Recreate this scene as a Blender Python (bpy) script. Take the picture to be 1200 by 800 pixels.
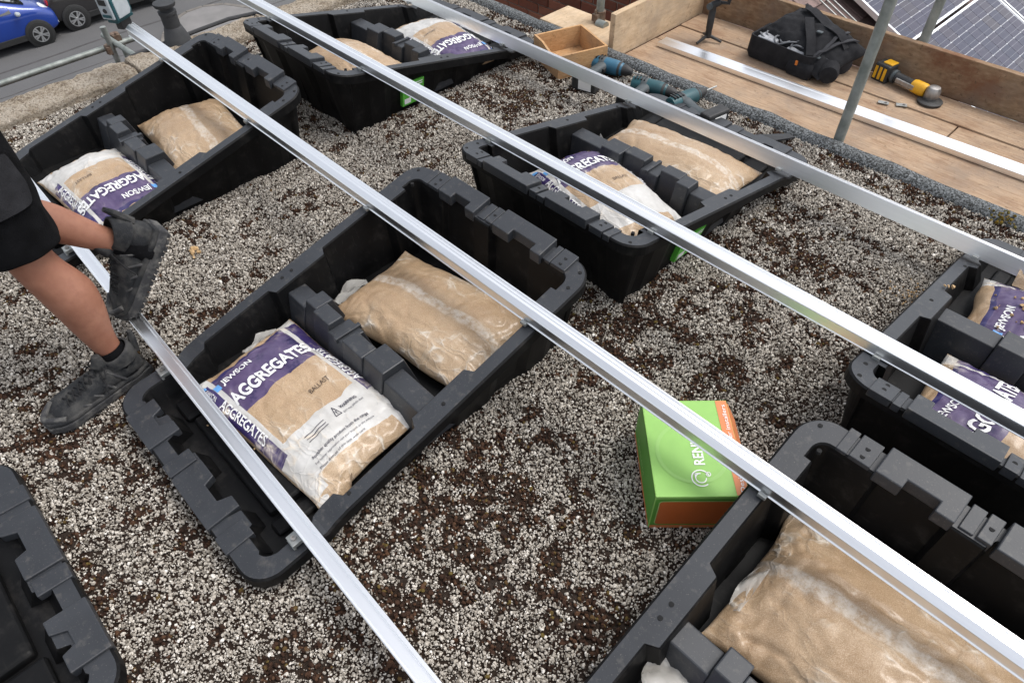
import bpy, bmesh, math, random
import numpy as np
from mathutils import Vector, Matrix, Euler, noise as mn
random.seed(7)
R = math.radians
PI = math.pi
scn = bpy.context.scene
for o in list(bpy.data.objects): bpy.data.objects.remove(o)
col = scn.collection
# ---------------------------------------------------------------- camera
cam_d = bpy.data.cameras.new('camera'); cam = bpy.data.objects.new('camera', cam_d); col.objects.link(cam)
cam_d.sensor_width = 36.0; cam_d.lens = 36.0*798.74/1200.0
cam_d.clip_start = 0.05; cam_d.clip_end = 2000
cam.location = (1.4246, -1.2808, 1.7904); cam.rotation_euler = (0.7329, 0.0214, 0.8002)
scn.camera = cam
# ---------------------------------------------------------------- sky, sun, exposure
SUN_EL, SUN_AZ = 62.0, 35.0          # azimuth measured from +Y towards +X
w = bpy.data.worlds.new('World'); scn.world = w; w.use_nodes = True
nt = w.node_tree; nt.nodes.clear()
sk = nt.nodes.new('ShaderNodeTexSky'); sk.sky_type = 'NISHITA'; sk.sun_disc = False
sk.sun_elevation = R(SUN_EL); sk.sun_rotation = R(SUN_AZ); sk.altitude = 50; sk.air_density = 1.0; sk.dust_density = 3.0; sk.ozone_density = 1.0
hs = nt.nodes.new('ShaderNodeHueSaturation'); hs.inputs['Saturation'].default_value = 0.30
bg = nt.nodes.new('ShaderNodeBackground'); bg.inputs['Strength'].default_value = 0.15
ow = nt.nodes.new('ShaderNodeOutputWorld')
nt.links.new(sk.outputs[0], hs.inputs['Color']); nt.links.new(hs.outputs[0], bg.inputs[0]); nt.links.new(bg.outputs[0], ow.inputs[0])
sd = bpy.data.lights.new('sun', 'SUN'); sd.energy = 0.7; sd.angle = R(20); sd.color = (1.0, 0.965, 0.91)
sun = bpy.data.objects.new('sun', sd); col.objects.link(sun)
_d = Vector((math.sin(R(SUN_AZ))*math.cos(R(SUN_EL)), math.cos(R(SUN_AZ))*math.cos(R(SUN_EL)), math.sin(R(SUN_EL))))
sun.rotation_euler = (-_d).to_track_quat('-Z', 'Y').to_euler(); sun.location = _d*20
vs = scn.view_settings; vs.view_transform = 'Standard'; vs.look = 'None'; vs.gamma = 1.0; vs.use_curve_mapping = False; vs.exposure = 0.92
scn.render.engine = 'CYCLES'

# ---------------------------------------------------------------- materials
M = {}
def lin(r, g, b):
    f = lambda c: (c/255/12.92) if c/255 <= 0.04045 else ((c/255+0.055)/1.055)**2.4
    return (f(r), f(g), f(b))
class NT:
    def __init__(s, name):
        m = bpy.data.materials.new(name); m.use_nodes = True; s.m = m; s.t = m.node_tree; s.n = s.t.nodes
        s.bsdf = s.n['Principled BSDF']; M[name] = m
    def add(s, typ, **kw):
        x = s.n.new(typ)
        for k, v in kw.items():
            if k.startswith('i_'):
                key = k[2:]; key = int(key) if key.isdigit() else key
                x.inputs[key].default_value = v
            else: setattr(x, k, v)
        return x
    def ln(s, a, b): s.t.links.new(a, b)
    def coord(s, kind='Object', scale=None):
        tc = s.add('ShaderNodeTexCoord'); out = tc.outputs[kind]
        if scale:
            mp = s.add('ShaderNodeMapping'); mp.inputs['Scale'].default_value = scale; s.ln(out, mp.inputs[0]); out = mp.outputs[0]
        return out
    def noise(s, co, scale, detail=4, rough=0.55):
        x = s.add('ShaderNodeTexNoise'); x.inputs['Scale'].default_value = scale; x.inputs['Detail'].default_value = detail; x.inputs['Roughness'].default_value = rough
        s.ln(co, x.inputs['Vector']); return x.outputs[0]
    def ramp(s, fac, stops, interp='LINEAR'):
        x = s.add('ShaderNodeValToRGB'); e = x.color_ramp.elements; x.color_ramp.interpolation = interp
        while len(e) < len(stops): e.new(0.5)
        for el, (p, c) in zip(e, stops): el.position = p; el.color = (*c, 1)
        s.ln(fac, x.inputs[0]); return x.outputs[0]
    def mix(s, fac, a, b, blend='MIX'):
        x = s.add('ShaderNodeMix', data_type='RGBA', blend_type=blend)
        for v, i in ((fac, 0), (a, 6), (b, 7)):
            if isinstance(v, (int, float)): x.inputs[i].default_value = v
            elif isinstance(v, tuple): x.inputs[i].default_value = (*v, 1)
            else: s.ln(v, x.inputs[i])
        return x.outputs[2]
    def math(s, op, a, b=0.0):
        x = s.add('ShaderNodeMath', operation=op)
        for i, v in ((0, a), (1, b)):
            if isinstance(v, (int, float)): x.inputs[i].default_value = v
            else: s.ln(v, x.inputs[i])
        return x.outputs[0]
    def bump(s, h, strength=0.3, dist=0.01):
        x = s.add('ShaderNodeBump'); x.inputs['Strength'].default_value = strength; x.inputs['Distance'].default_value = dist
        s.ln(h, x.inputs['Height']); s.ln(x.outputs[0], s.bsdf.inputs['Normal'])
    def set(s, **kw):
        for k, v in kw.items():
            k = {'color': 'Base Color', 'rough': 'Roughness', 'metal': 'Metallic', 'coat': 'Coat Weight', 'coatr': 'Coat Roughness', 'spec': 'Specular IOR Level', 'alpha': 'Alpha', 'trans': 'Transmission Weight'}[k]
            if isinstance(v, tuple): s.bsdf.inputs[k].default_value = (*v, 1)
            elif isinstance(v, (int, float)): s.bsdf.inputs[k].default_value = v
            else: s.ln(v, s.bsdf.inputs[k])

def simple(name, c1, c2=None, scale=20, rough=0.5, metal=0.0, bump=0.0, bscale=60, stretch=None, coat=0, rvar=0.0, lo=0.35, hi=0.65, dist=0.004, spec=0.5):
    m = NT(name); co = m.coord('Object', stretch)
    if c2 is None: c2 = tuple(c*0.75 for c in c1)
    m.set(color=m.ramp(m.noise(co, scale), [(lo, c1), (hi, c2)]), metal=metal, coat=coat, spec=spec)
    if rvar: m.set(rough=m.math('ADD', m.math('MULTIPLY', m.noise(co, scale*0.6), rvar), rough-rvar/2))
    else: m.set(rough=rough)
    if bump: m.bump(m.noise(co, bscale, 5), bump, dist)
    return m.m

# black moulded plastic of the tubs, dusty and slightly mottled
m = NT('tub_plastic'); co = m.coord('Object')
n1 = m.noise(co, 9, 5); n2 = m.noise(co, 160, 3)
base = m.ramp(n1, [(0.30, (0.0025, 0.0025, 0.0027)), (0.72, (0.005, 0.005, 0.0054))])
dst = m.math('MULTIPLY', m.ramp(m.noise(co, 17, 7, 0.7), [(0.52, (0, 0, 0)), (0.72, (1, 1, 1))]), 0.14)
scr = m.math('MULTIPLY', m.ramp(m.noise(m.coord('Object', (3, 40, 8)), 3, 4), [(0.64, (0, 0, 0)), (0.70, (1, 1, 1))]), 0.10)
m.set(color=m.mix(m.math('MAXIMUM', dst, scr), base, (0.11, 0.10, 0.09)), rough=m.math('ADD', m.math('MULTIPLY', n1, 0.22), 0.42), spec=0.18)
m.bump(n2, 0.12, 0.001)
m = NT('tub_rim_skylit'); co = m.coord('Object')
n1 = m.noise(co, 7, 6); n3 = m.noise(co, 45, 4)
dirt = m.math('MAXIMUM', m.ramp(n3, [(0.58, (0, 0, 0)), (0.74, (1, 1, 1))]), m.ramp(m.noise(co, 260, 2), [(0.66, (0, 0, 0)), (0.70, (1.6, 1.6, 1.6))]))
base = m.ramp(n1, [(0.30, (0.019, 0.021, 0.025)), (0.75, (0.029, 0.032, 0.0375))])  # same plastic as the walls; sky reflection painted in as lighter, bluish base
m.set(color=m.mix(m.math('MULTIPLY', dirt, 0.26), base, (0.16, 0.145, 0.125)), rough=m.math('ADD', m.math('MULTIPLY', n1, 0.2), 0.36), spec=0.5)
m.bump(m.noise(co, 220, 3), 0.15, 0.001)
simple('hole_black', (0.004, 0.004, 0.004), rough=0.9)
# aluminium
m = NT('aluminium'); n2 = m.noise(m.coord('Object', (0.8, 30, 30)), 3, 3)
m.set(color=m.ramp(n2, [(0.3, (0.90, 0.905, 0.91)), (0.7, (0.95, 0.955, 0.96))]), metal=1.0, rough=m.math('ADD', m.math('MULTIPLY', n2, 0.08), 0.27))
simple('galvanised', (0.42, 0.43, 0.42), (0.27, 0.28, 0.27), 25, rough=0.5, metal=0.75, bump=0.15, bscale=80)
simple('scaffold_steel', (0.30, 0.32, 0.30), (0.17, 0.19, 0.175), 14, rough=0.55, metal=0.45, bump=0.25, bscale=50, rvar=0.2)
simple('rusty_steel', (0.10, 0.055, 0.035), (0.20, 0.15, 0.11), 30, rough=0.8, metal=0.2, bump=0.5, bscale=90)
# gravel and the roof under it
m = NT('pebble'); oi = m.add('ShaderNodeObjectInfo'); co = m.coord('Object')
tint = m.ramp(oi.outputs['Random'], [(0.0, (0.13, 0.11, 0.088)), (0.2, (0.265, 0.235, 0.196)), (0.6, (0.42, 0.38, 0.325)), (0.9, (0.56, 0.515, 0.45)), (1.0, (0.76, 0.72, 0.66))])
m.set(color=tint, rough=0.75, spec=0.35)
m = NT('moss'); oi = m.add('ShaderNodeObjectInfo')
m.set(color=m.ramp(oi.outputs['Random'], [(0.0, (0.024, 0.014, 0.010)), (0.6, (0.050, 0.027, 0.018)), (0.93, (0.085, 0.045, 0.026)), (1.0, (0.11, 0.08, 0.025))]), rough=0.95, spec=0.1)
m = NT('roof_felt'); co = m.coord('Object'); n = m.noise(co, 9, 6); n2 = m.noise(co, 150, 4)
m.set(color=m.mix(n2, m.ramp(n, [(0.4, (0.034, 0.020, 0.014)), (0.6, (0.055, 0.042, 0.034))]), (0.022, 0.015, 0.011)), rough=0.95, spec=0.1); m.bump(n2, 0.9, 0.01)
m = NT('mineral_felt'); co = m.coord('Object'); n = m.noise(co, 120, 3, 0.85); n2 = m.noise(co, 6, 4)
m.set(color=m.mix(m.math('MULTIPLY', n2, 0.35), m.ramp(n, [(0.42, (0.014, 0.016, 0.018)), (0.5, (0.085, 0.096, 0.10)), (0.60, (0.25, 0.265, 0.275))]), (0.09, 0.075, 0.06)), rough=0.95, spec=0.15); m.bump(n, 0.8, 0.004)
# stone coping
m = NT('coping_stone'); co = m.coord('Object'); n = m.noise(co, 9, 8, 0.7); n2 = m.noise(co, 85, 6, 0.75); n3 = m.noise(co, 3.1, 2)
c = m.ramp(n, [(0.34, (0.20, 0.155, 0.115)), (0.44, (0.46, 0.38, 0.285)), (0.62, (0.62, 0.54, 0.44))])
c = m.mix(m.ramp(n2, [(0.42, (0.6, 0.6, 0.6)), (0.50, (0, 0, 0))]), c, (0.12, 0.085, 0.06))
c = m.mix(m.ramp(n2, [(0.54, (0, 0, 0)), (0.62, (0.6, 0.6, 0.6))]), c, (0.62, 0.56, 0.48))
c = m.mix(m.ramp(n3, [(0.70, (0, 0, 0)), (0.73, (1, 1, 1))]), c, (0.42, 0.17, 0.02))
m.set(color=c, rough=0.95, spec=0.15); m.bump(n2, 1.0, 0.03)
# wood
def wood(name, ca, cb, cc, stretch, dark=(0.08, 0.045, 0.03), stain=0.6):
    m = NT(name); co = m.coord('Object', stretch); n = m.noise(co, 7, 8, 0.68); n2 = m.noise(m.coord('Object', tuple(1+0.12*q for q in stretch)), 2.6, 6, 0.7); n4 = m.noise(m.coord('Object'), 34, 6, 0.75); n5 = m.noise(m.coord('Object'), 3.0, 6, 0.7)
    oi = m.add('ShaderNodeObjectInfo')
    c = m.ramp(n, [(0.32, ca), (0.5, cb), (0.68, cc)])
    c = m.mix(m.ramp(n2, [(0.48, (0, 0, 0)), (0.66, (stain, stain, stain))]), c, dark)
    c = m.mix(m.ramp(n5, [(0.46, (0, 0, 0)), (0.68, (0.75, 0.75, 0.75))]), c, tuple(0.42*q+0.07 for q in cb))
    c = m.mix(m.ramp(n4, [(0.58, (0, 0, 0)), (0.68, (0.75, 0.75, 0.75))]), c, tuple(q*0.35 for q in ca))
    c = m.mix(m.math('MULTIPLY', oi.outputs['Random'], 0.15), c, cb)
    m.set(color=c, rough=0.9, spec=0.15); m.bump(m.math('ADD', n, n4), 0.5, 0.004)
wood('board_wood', (0.27, 0.18, 0.115), (0.375, 0.262, 0.172), (0.47, 0.35, 0.25), (1.2, 14, 14), (0.19, 0.105, 0.062), 0.8)
wood('toe_wood', (0.17, 0.105, 0.062), (0.25, 0.165, 0.10), (0.33, 0.23, 0.15), (3.0, 9, 9), (0.15, 0.062, 0.034), 0.85)
wood('pale_ply', (0.44, 0.32, 0.20), (0.55, 0.41, 0.27), (0.62, 0.48, 0.33), (6, 1.5, 8), (0.36, 0.24, 0.14))
wood('box_wood', (0.40, 0.225, 0.105), (0.49, 0.29, 0.14), (0.55, 0.34, 0.175), (3, 3, 20), (0.36, 0.19, 0.085))
# bricks
m = NT('brick'); oi = m.add('ShaderNodeObjectInfo'); co = m.coord('Object'); n = m.noise(co, 18, 6, 0.7)
c = m.ramp(oi.outputs['Random'], [(0, (0.15, 0.055, 0.036)), (0.5, (0.22, 0.082, 0.052)), (1, (0.29, 0.125, 0.08))])
m.set(color=m.mix(m.ramp(n, [(0.5, (0, 0, 0)), (0.75, (0.6, 0.6, 0.6))]), c, (0.10, 0.07, 0.055)), rough=0.9, spec=0.2); m.bump(n, 0.5, 0.01)
simple('mortar', (0.30, 0.26, 0.22), (0.20, 0.175, 0.15), 30, rough=0.95, bump=0.5, bscale=120)
simple('house_render', (0.26, 0.12, 0.08), (0.19, 0.09, 0.06), 12, rough=0.9)
# street
m = NT('asphalt'); co = m.coord('Object'); n = m.noise(co, 0.35, 6, 0.6); n2 = m.noise(co, 60, 3)
m.set(color=m.mix(0.3, m.ramp(n, [(0.3, (0.085, 0.084, 0.086)), (0.7, (0.125, 0.122, 0.122))]), m.ramp(n2, [(0.3, (0.06, 0.06, 0.06)), (0.7, (0.18, 0.18, 0.18))])), rough=0.9, spec=0.25); m.bump(n2, 0.4, 0.01)
simple('asphalt_seam', (0.05, 0.048, 0.048), (0.075, 0.07, 0.07), 3, rough=0.9)
simple('pavement', (0.20, 0.19, 0.185), (0.15, 0.145, 0.14), 1.2, rough=0.9, bump=0.2, bscale=40)
simple('kerb_stone', (0.17, 0.155, 0.135), (0.11, 0.10, 0.09), 3, rough=0.9)
simple('soil', (0.06, 0.05, 0.035), (0.05, 0.055, 0.03), 2, rough=1.0)
simple('hedge_leaf', (0.035, 0.05, 0.02), (0.085, 0.055, 0.04), 3, rough=0.7)
# person
m = NT('skin'); co = m.coord('Object'); n = m.noise(co, 9, 5); n2 = m.noise(co, 120, 4)
m.set(color=m.mix(m.ramp(m.noise(co, 38, 5, 0.7), [(0.45, (0, 0, 0)), (0.7, (0.45, 0.45, 0.45))]), m.ramp(n, [(0.3, (0.22, 0.092, 0.055)), (0.7, (0.33, 0.155, 0.10))]), (0.20, 0.075, 0.05)), rough=0.55, spec=0.4); m.bsdf.inputs['Subsurface Weight'].default_value = 0.06; m.bsdf.inputs['Subsurface Radius'].default_value = (0.02, 0.008, 0.004); m.bump(n2, 0.12, 0.002)
simple('black_cloth', (0.0035, 0.0035, 0.004), (0.007, 0.007, 0.008), 20, rough=0.95, bump=0.5, bscale=240, spec=0.1)
simple('grey_cloth', (0.016, 0.016, 0.018), (0.024, 0.024, 0.027), 20, rough=0.95, bump=0.5, bscale=240, spec=0.2)
simple('hair', (0.03, 0.02, 0.014), rough=0.7)
simple('shoe_upper', (0.014, 0.015, 0.017), (0.080, 0.077, 0.072), 22, rough=0.85, bump=0.5, bscale=300, lo=0.42, hi=0.78, spec=0.3)
simple('shoe_sole', (0.030, 0.030, 0.032), (0.13, 0.125, 0.115), 30, rough=0.85, bump=0.5, bscale=150, lo=0.45, hi=0.75)
simple('lace', (0.006, 0.006, 0.007), rough=0.9)
# packaging box
def flat(name, c, rough=0.45, var=0.9, coat=0.0, scale=12, bump=0.04): return simple(name, c, tuple(x*var for x in c), scale, rough=rough, coat=coat, bump=bump, bscale=25)
flat('box_green', (0.25, 0.48, 0.11)); flat('box_green_faint', (0.275, 0.50, 0.135)); flat('box_dark_green', (0.085, 0.28, 0.03)); flat('box_orange', (0.62, 0.20, 0.07)); flat('box_deep_orange', (0.46, 0.105, 0.02)); flat('print_white', (0.78, 0.78, 0.77), 0.4)
flat('cardboard', (0.36, 0.21, 0.12), 0.8); flat('print_dark', (0.025, 0.022, 0.04), 0.5); flat('print_blue', (0.12, 0.33, 0.66), 0.4); flat('label_green', (0.10, 0.42, 0.05), 0.4); flat('print_pale_green', (0.36, 0.58, 0.20)); flat('print_brown', (0.05, 0.03, 0.02), 0.7)
# bag film with the sand behind it
def sand_nodes(m, uv):
    co = m.coord('Object'); g = m.noise(co, 430, 2, 0.8); l = m.noise(co, 4.5, 4, 0.55)
    c = m.ramp(l, [(0.32, (0.30, 0.195, 0.108)), (0.5, (0.375, 0.26, 0.155)), (0.68, (0.44, 0.32, 0.205))])
    c = m.mix(m.ramp(g, [(0.36, (0.55, 0.55, 0.55)), (0.47, (0, 0, 0))]), c, (0.20, 0.125, 0.065))
    c = m.mix(m.ramp(g, [(0.54, (0, 0, 0)), (0.64, (0.55, 0.55, 0.55))]), c, (0.56, 0.44, 0.32))
    return co, c
def film_finish(m, c, co, milky=0.5):
    ds = m.add('ShaderNodeVectorMath', operation='ADD'); nz = m.add('ShaderNodeTexNoise'); nz.inputs['Scale'].default_value = 9; nz.inputs['Detail'].default_value = 3; m.ln(co, nz.inputs['Vector'])
    sc_ = m.add('ShaderNodeVectorMath', operation='SCALE'); sc_.inputs['Scale'].default_value = 0.09; m.ln(nz.outputs['Color'], sc_.inputs[0]); m.ln(co, ds.inputs[0]); m.ln(sc_.outputs[0], ds.inputs[1])
    hs_ = []
    for s0, st in ((7.0, (1, 1.9, 1)), (15.0, (1.6, 1, 1))):
        mp = m.add('ShaderNodeMapping'); mp.inputs['Scale'].default_value = st; m.ln(ds.outputs[0], mp.inputs[0])
        vo = m.add('ShaderNodeTexVoronoi', feature='DISTANCE_TO_EDGE'); vo.inputs['Scale'].default_value = s0; m.ln(mp.outputs[0], vo.inputs['Vector'])
        hs_.append(m.math('SUBTRACT', 1.0, m.math('MINIMUM', m.math('MULTIPLY', vo.outputs['Distance'], 7.0), 1.0)))
    cr = m.math('ADD', m.math('POWER', hs_[0], 2.2), m.math('MULTIPLY', m.math('POWER', hs_[1], 2.6), 0.6))
    for sc_, rot_ in (((1.0, 8.5, 4), 1.25), ((1.0, 7.0, 4), -0.35)):
        mp = m.add('ShaderNodeMapping'); mp.inputs['Scale'].default_value = sc_; mp.inputs['Rotation'].default_value = (0, 0, rot_); m.ln(ds.outputs[0], mp.inputs[0])
        f = m.noise(mp.outputs[0], 2.2, 2, 0.5)
        cr = m.math('ADD', cr, m.math('MULTIPLY', m.math('POWER', m.math('MAXIMUM', m.math('SUBTRACT', 1.0, m.math('ABSOLUTE', m.math('MULTIPLY', m.math('SUBTRACT', f, 0.5), 9.0))), 0.0), 2.0), 0.8))
    gate = m.ramp(m.noise(co, 5, 3), [(0.40, (0, 0, 0)), (0.62, (1, 1, 1))])
    cr = m.math('MULTIPLY', cr, gate)
    h = m.math('ADD', cr, m.math('ADD', m.math('MULTIPLY', m.noise(co, 420, 2), 0.06), m.math('MULTIPLY', m.noise(co, 14, 3), 0.25)))
    m.set(color=m.mix(m.math('MULTIPLY', m.math('POWER', cr, 3.0), milky*0.33), c, (0.60, 0.53, 0.44)), rough=0.55, coat=0.36, coatr=0.16, spec=0.3)
    m.bump(h, 0.6, 0.0035)
m = NT('bag_plain'); uvn = m.add('ShaderNodeUVMap'); sep = m.add('ShaderNodeSeparateXYZ'); m.ln(uvn.outputs[0], sep.inputs[0]); u, v = sep.outputs[0], sep.outputs[1]
co, c = sand_nodes(m, uvn)
wob = m.math('MULTIPLY', m.math('SUBTRACT', m.noise(co, 7, 3), 0.5), 0.10)
dv = m.math('ABSOLUTE', m.math('SUBTRACT', m.math('ADD', v, wob), 0.52))
band = m.math('SUBTRACT', 1.0, m.math('MINIMUM', m.math('MULTIPLY', m.math('MAXIMUM', m.math('SUBTRACT', dv, 0.035), 0.0), 50.0), 1.0))
streak = m.ramp(m.noise(co, 40, 6, 0.75), [(0.36, (0.0, 0.0, 0.0)), (0.62, (0.70, 0.70, 0.70))])
c = m.mix(m.math('MULTIPLY', band, streak), c, (0.62, 0.57, 0.50))
film_finish(m, c, co)
m = NT('bag_printed'); uvn = m.add('ShaderNodeUVMap'); sep = m.add('ShaderNodeSeparateXYZ'); m.ln(uvn.outputs[0], sep.inputs[0]); u, v = sep.outputs[0], sep.outputs[1]
co, c = sand_nodes(m, uvn)
wob = m.math('MULTIPLY', m.math('SUBTRACT', m.noise(co, 5, 2), 0.5), 0.07); uu = m.math('ADD', u, wob)
pn = m.noise(co, 10, 5, 0.65)
purple = m.ramp(pn, [(0.38, (0.018, 0.012, 0.06)), (0.45, (0.062, 0.041, 0.105)), (0.70, (0.105, 0.072, 0.15))])
navy = (0.020, 0.014, 0.085)
white = m.ramp(m.noise(co, 14, 5), [(0.3, (0.42, 0.405, 0.38)), (0.7, (0.56, 0.55, 0.53))])
def between(x, a, b): return m.math('MULTIPLY', m.math('GREATER_THAN', x, a), m.math('LESS_THAN', x, b))
cc = m.mix(between(uu, 0.06, 0.385), c, purple)
cc = m.mix(between(uu, 0.06, 0.085), cc, navy)
cc = m.mix(between(uu, 0.66, 0.90), cc, white)
vv = m.math('ADD', v, m.math('MULTIPLY', wob, 0.35)); ve = m.math('SUBTRACT', 0.5, m.math('ABSOLUTE', m.math('SUBTRACT', vv, 0.5)))
cc = m.mix(m.math('LESS_THAN', ve, 0.155), cc, white)
cc = m.mix(m.math('MULTIPLY', m.math('LESS_THAN', ve, 0.115), between(uu, 0.06, 0.72)), cc, m.mix(pn, navy, (0.05, 0.03, 0.12)))
cc = m.mix(m.math('LESS_THAN', ve, 0.012), cc, c)
film_finish(m, cc, co)
m = NT('clear_film'); co = m.coord('Object'); m.set(color=(0.75, 0.72, 0.66), rough=0.2, alpha=0.42, coat=0.5, coatr=0.15); m.bump(m.noise(co, 40, 5), 0.6, 0.01)
simple('loose_sand', (0.40, 0.25, 0.11), (0.52, 0.36, 0.20), 60, rough=0.95, bump=0.6, bscale=300)
# tools
simple('tool_teal', (0.010, 0.075, 0.090), (0.010, 0.05, 0.06), 15, rough=0.45); simple('tool_blue', (0.03, 0.13, 0.21), (0.02, 0.09, 0.15), 15, rough=0.45)
simple('tool_grey', (0.045, 0.055, 0.06), (0.07, 0.085, 0.09), 20, rough=0.6); simple('tool_black', (0.012, 0.012, 0.013), (0.028, 0.028, 0.028), 25, rough=0.6)
simple('tool_yellow', (0.72, 0.38, 0.012), (0.60, 0.30, 0.010), 25, rough=0.45); simple('cast_metal', (0.40, 0.38, 0.36), (0.26, 0.25, 0.24), 35, rough=0.45, metal=0.8); simple('silver_plastic', (0.42, 0.45, 0.47), (0.34, 0.37, 0.39), 20, rough=0.4)
simple('bag_fabric', (0.012, 0.012, 0.014), (0.020, 0.020, 0.022), 30, rough=0.9, bump=0.5, bscale=350, spec=0.25); simple('bag_lining', (0.40, 0.41, 0.43), (0.22, 0.225, 0.24), 18, rough=0.7, bump=0.4, bscale=60)
simple('bag_lead', (0.16, 0.165, 0.175), rough=0.6); simple('webbing', (0.026, 0.026, 0.029), (0.035, 0.035, 0.04), 60, rough=0.9, bump=0.4, bscale=500); simple('orange_tag', (0.65, 0.18, 0.02), rough=0.6)
simple('rubber', (0.02, 0.021, 0.023), (0.035, 0.036, 0.038), 12, rough=0.7, bump=0.2)
simple('white_plastic', (0.70, 0.70, 0.68), rough=0.5)
# cars
def paint(name, c, metal=0.2): 
    m = NT(name); co = m.coord('Object'); m.set(color=m.mix(m.math('MULTIPLY', m.noise(co, 2, 4), 0.3), c, tuple(x*0.7 for x in c)), rough=0.32, metal=metal, coat=0.8, coatr=0.08)
paint('paint_blue', (0.006, 0.040, 0.27)); paint('paint_grey', (0.035, 0.033, 0.034), 0.4)
simple('car_glass', (0.008, 0.010, 0.012), rough=0.08, coat=1.0); simple('tyre', (0.015, 0.015, 0.015), rough=0.85); simple('car_trim', (0.02, 0.02, 0.02), rough=0.6)
simple('alloy', (0.55, 0.56, 0.57), rough=0.35, metal=0.8); simple('lamp_clear', (0.65, 0.67, 0.68), rough=0.12, coat=1); simple('lamp_red', (0.42, 0.012, 0.015), rough=0.15, coat=1); simple('plate_yellow', (0.55, 0.40, 0.02), rough=0.5)
# solar cells
m = NT('solar_cell'); oi = m.add('ShaderNodeObjectInfo'); vo = m.add('ShaderNodeTexVoronoi'); vo.inputs['Scale'].default_value = 60; m.ln(m.coord('Object'), vo.inputs['Vector'])
m.set(color=m.mix(0.5, m.ramp(oi.outputs['Random'], [(0, (0.016, 0.024, 0.055)), (0.35, (0.030, 0.028, 0.058)), (0.7, (0.045, 0.038, 0.056)), (1, (0.055, 0.047, 0.05))]), m.mix(vo.outputs['Distance'], (0.025, 0.025, 0.05), (0.065, 0.06, 0.085))), rough=0.4, coat=0.12, coatr=0.1, spec=0.25)
simple('busbar', (0.26, 0.27, 0.30), rough=0.5, spec=0.25)
simple('backsheet', (0.50, 0.51, 0.54), rough=0.5, spec=0.25)
m = NT('roof_tile'); oi = m.add('ShaderNodeObjectInfo'); co = m.coord('Object'); n = m.noise(co, 14, 7, 0.7)
m.set(color=m.mix(m.ramp(n, [(0.42, (0, 0, 0)), (0.7, (1, 1, 1))]), m.ramp(oi.outputs['Random'], [(0, (0.17, 0.115, 0.105)), (1, (0.25, 0.18, 0.165))]), (0.11, 0.085, 0.075)), rough=0.95, spec=0.2); m.bump(n, 0.6, 0.01)
simple('yellow_moss', (0.20, 0.12, 0.01), (0.07, 0.07, 0.015), 60, rough=1.0, bump=0.8, bscale=150)

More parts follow.
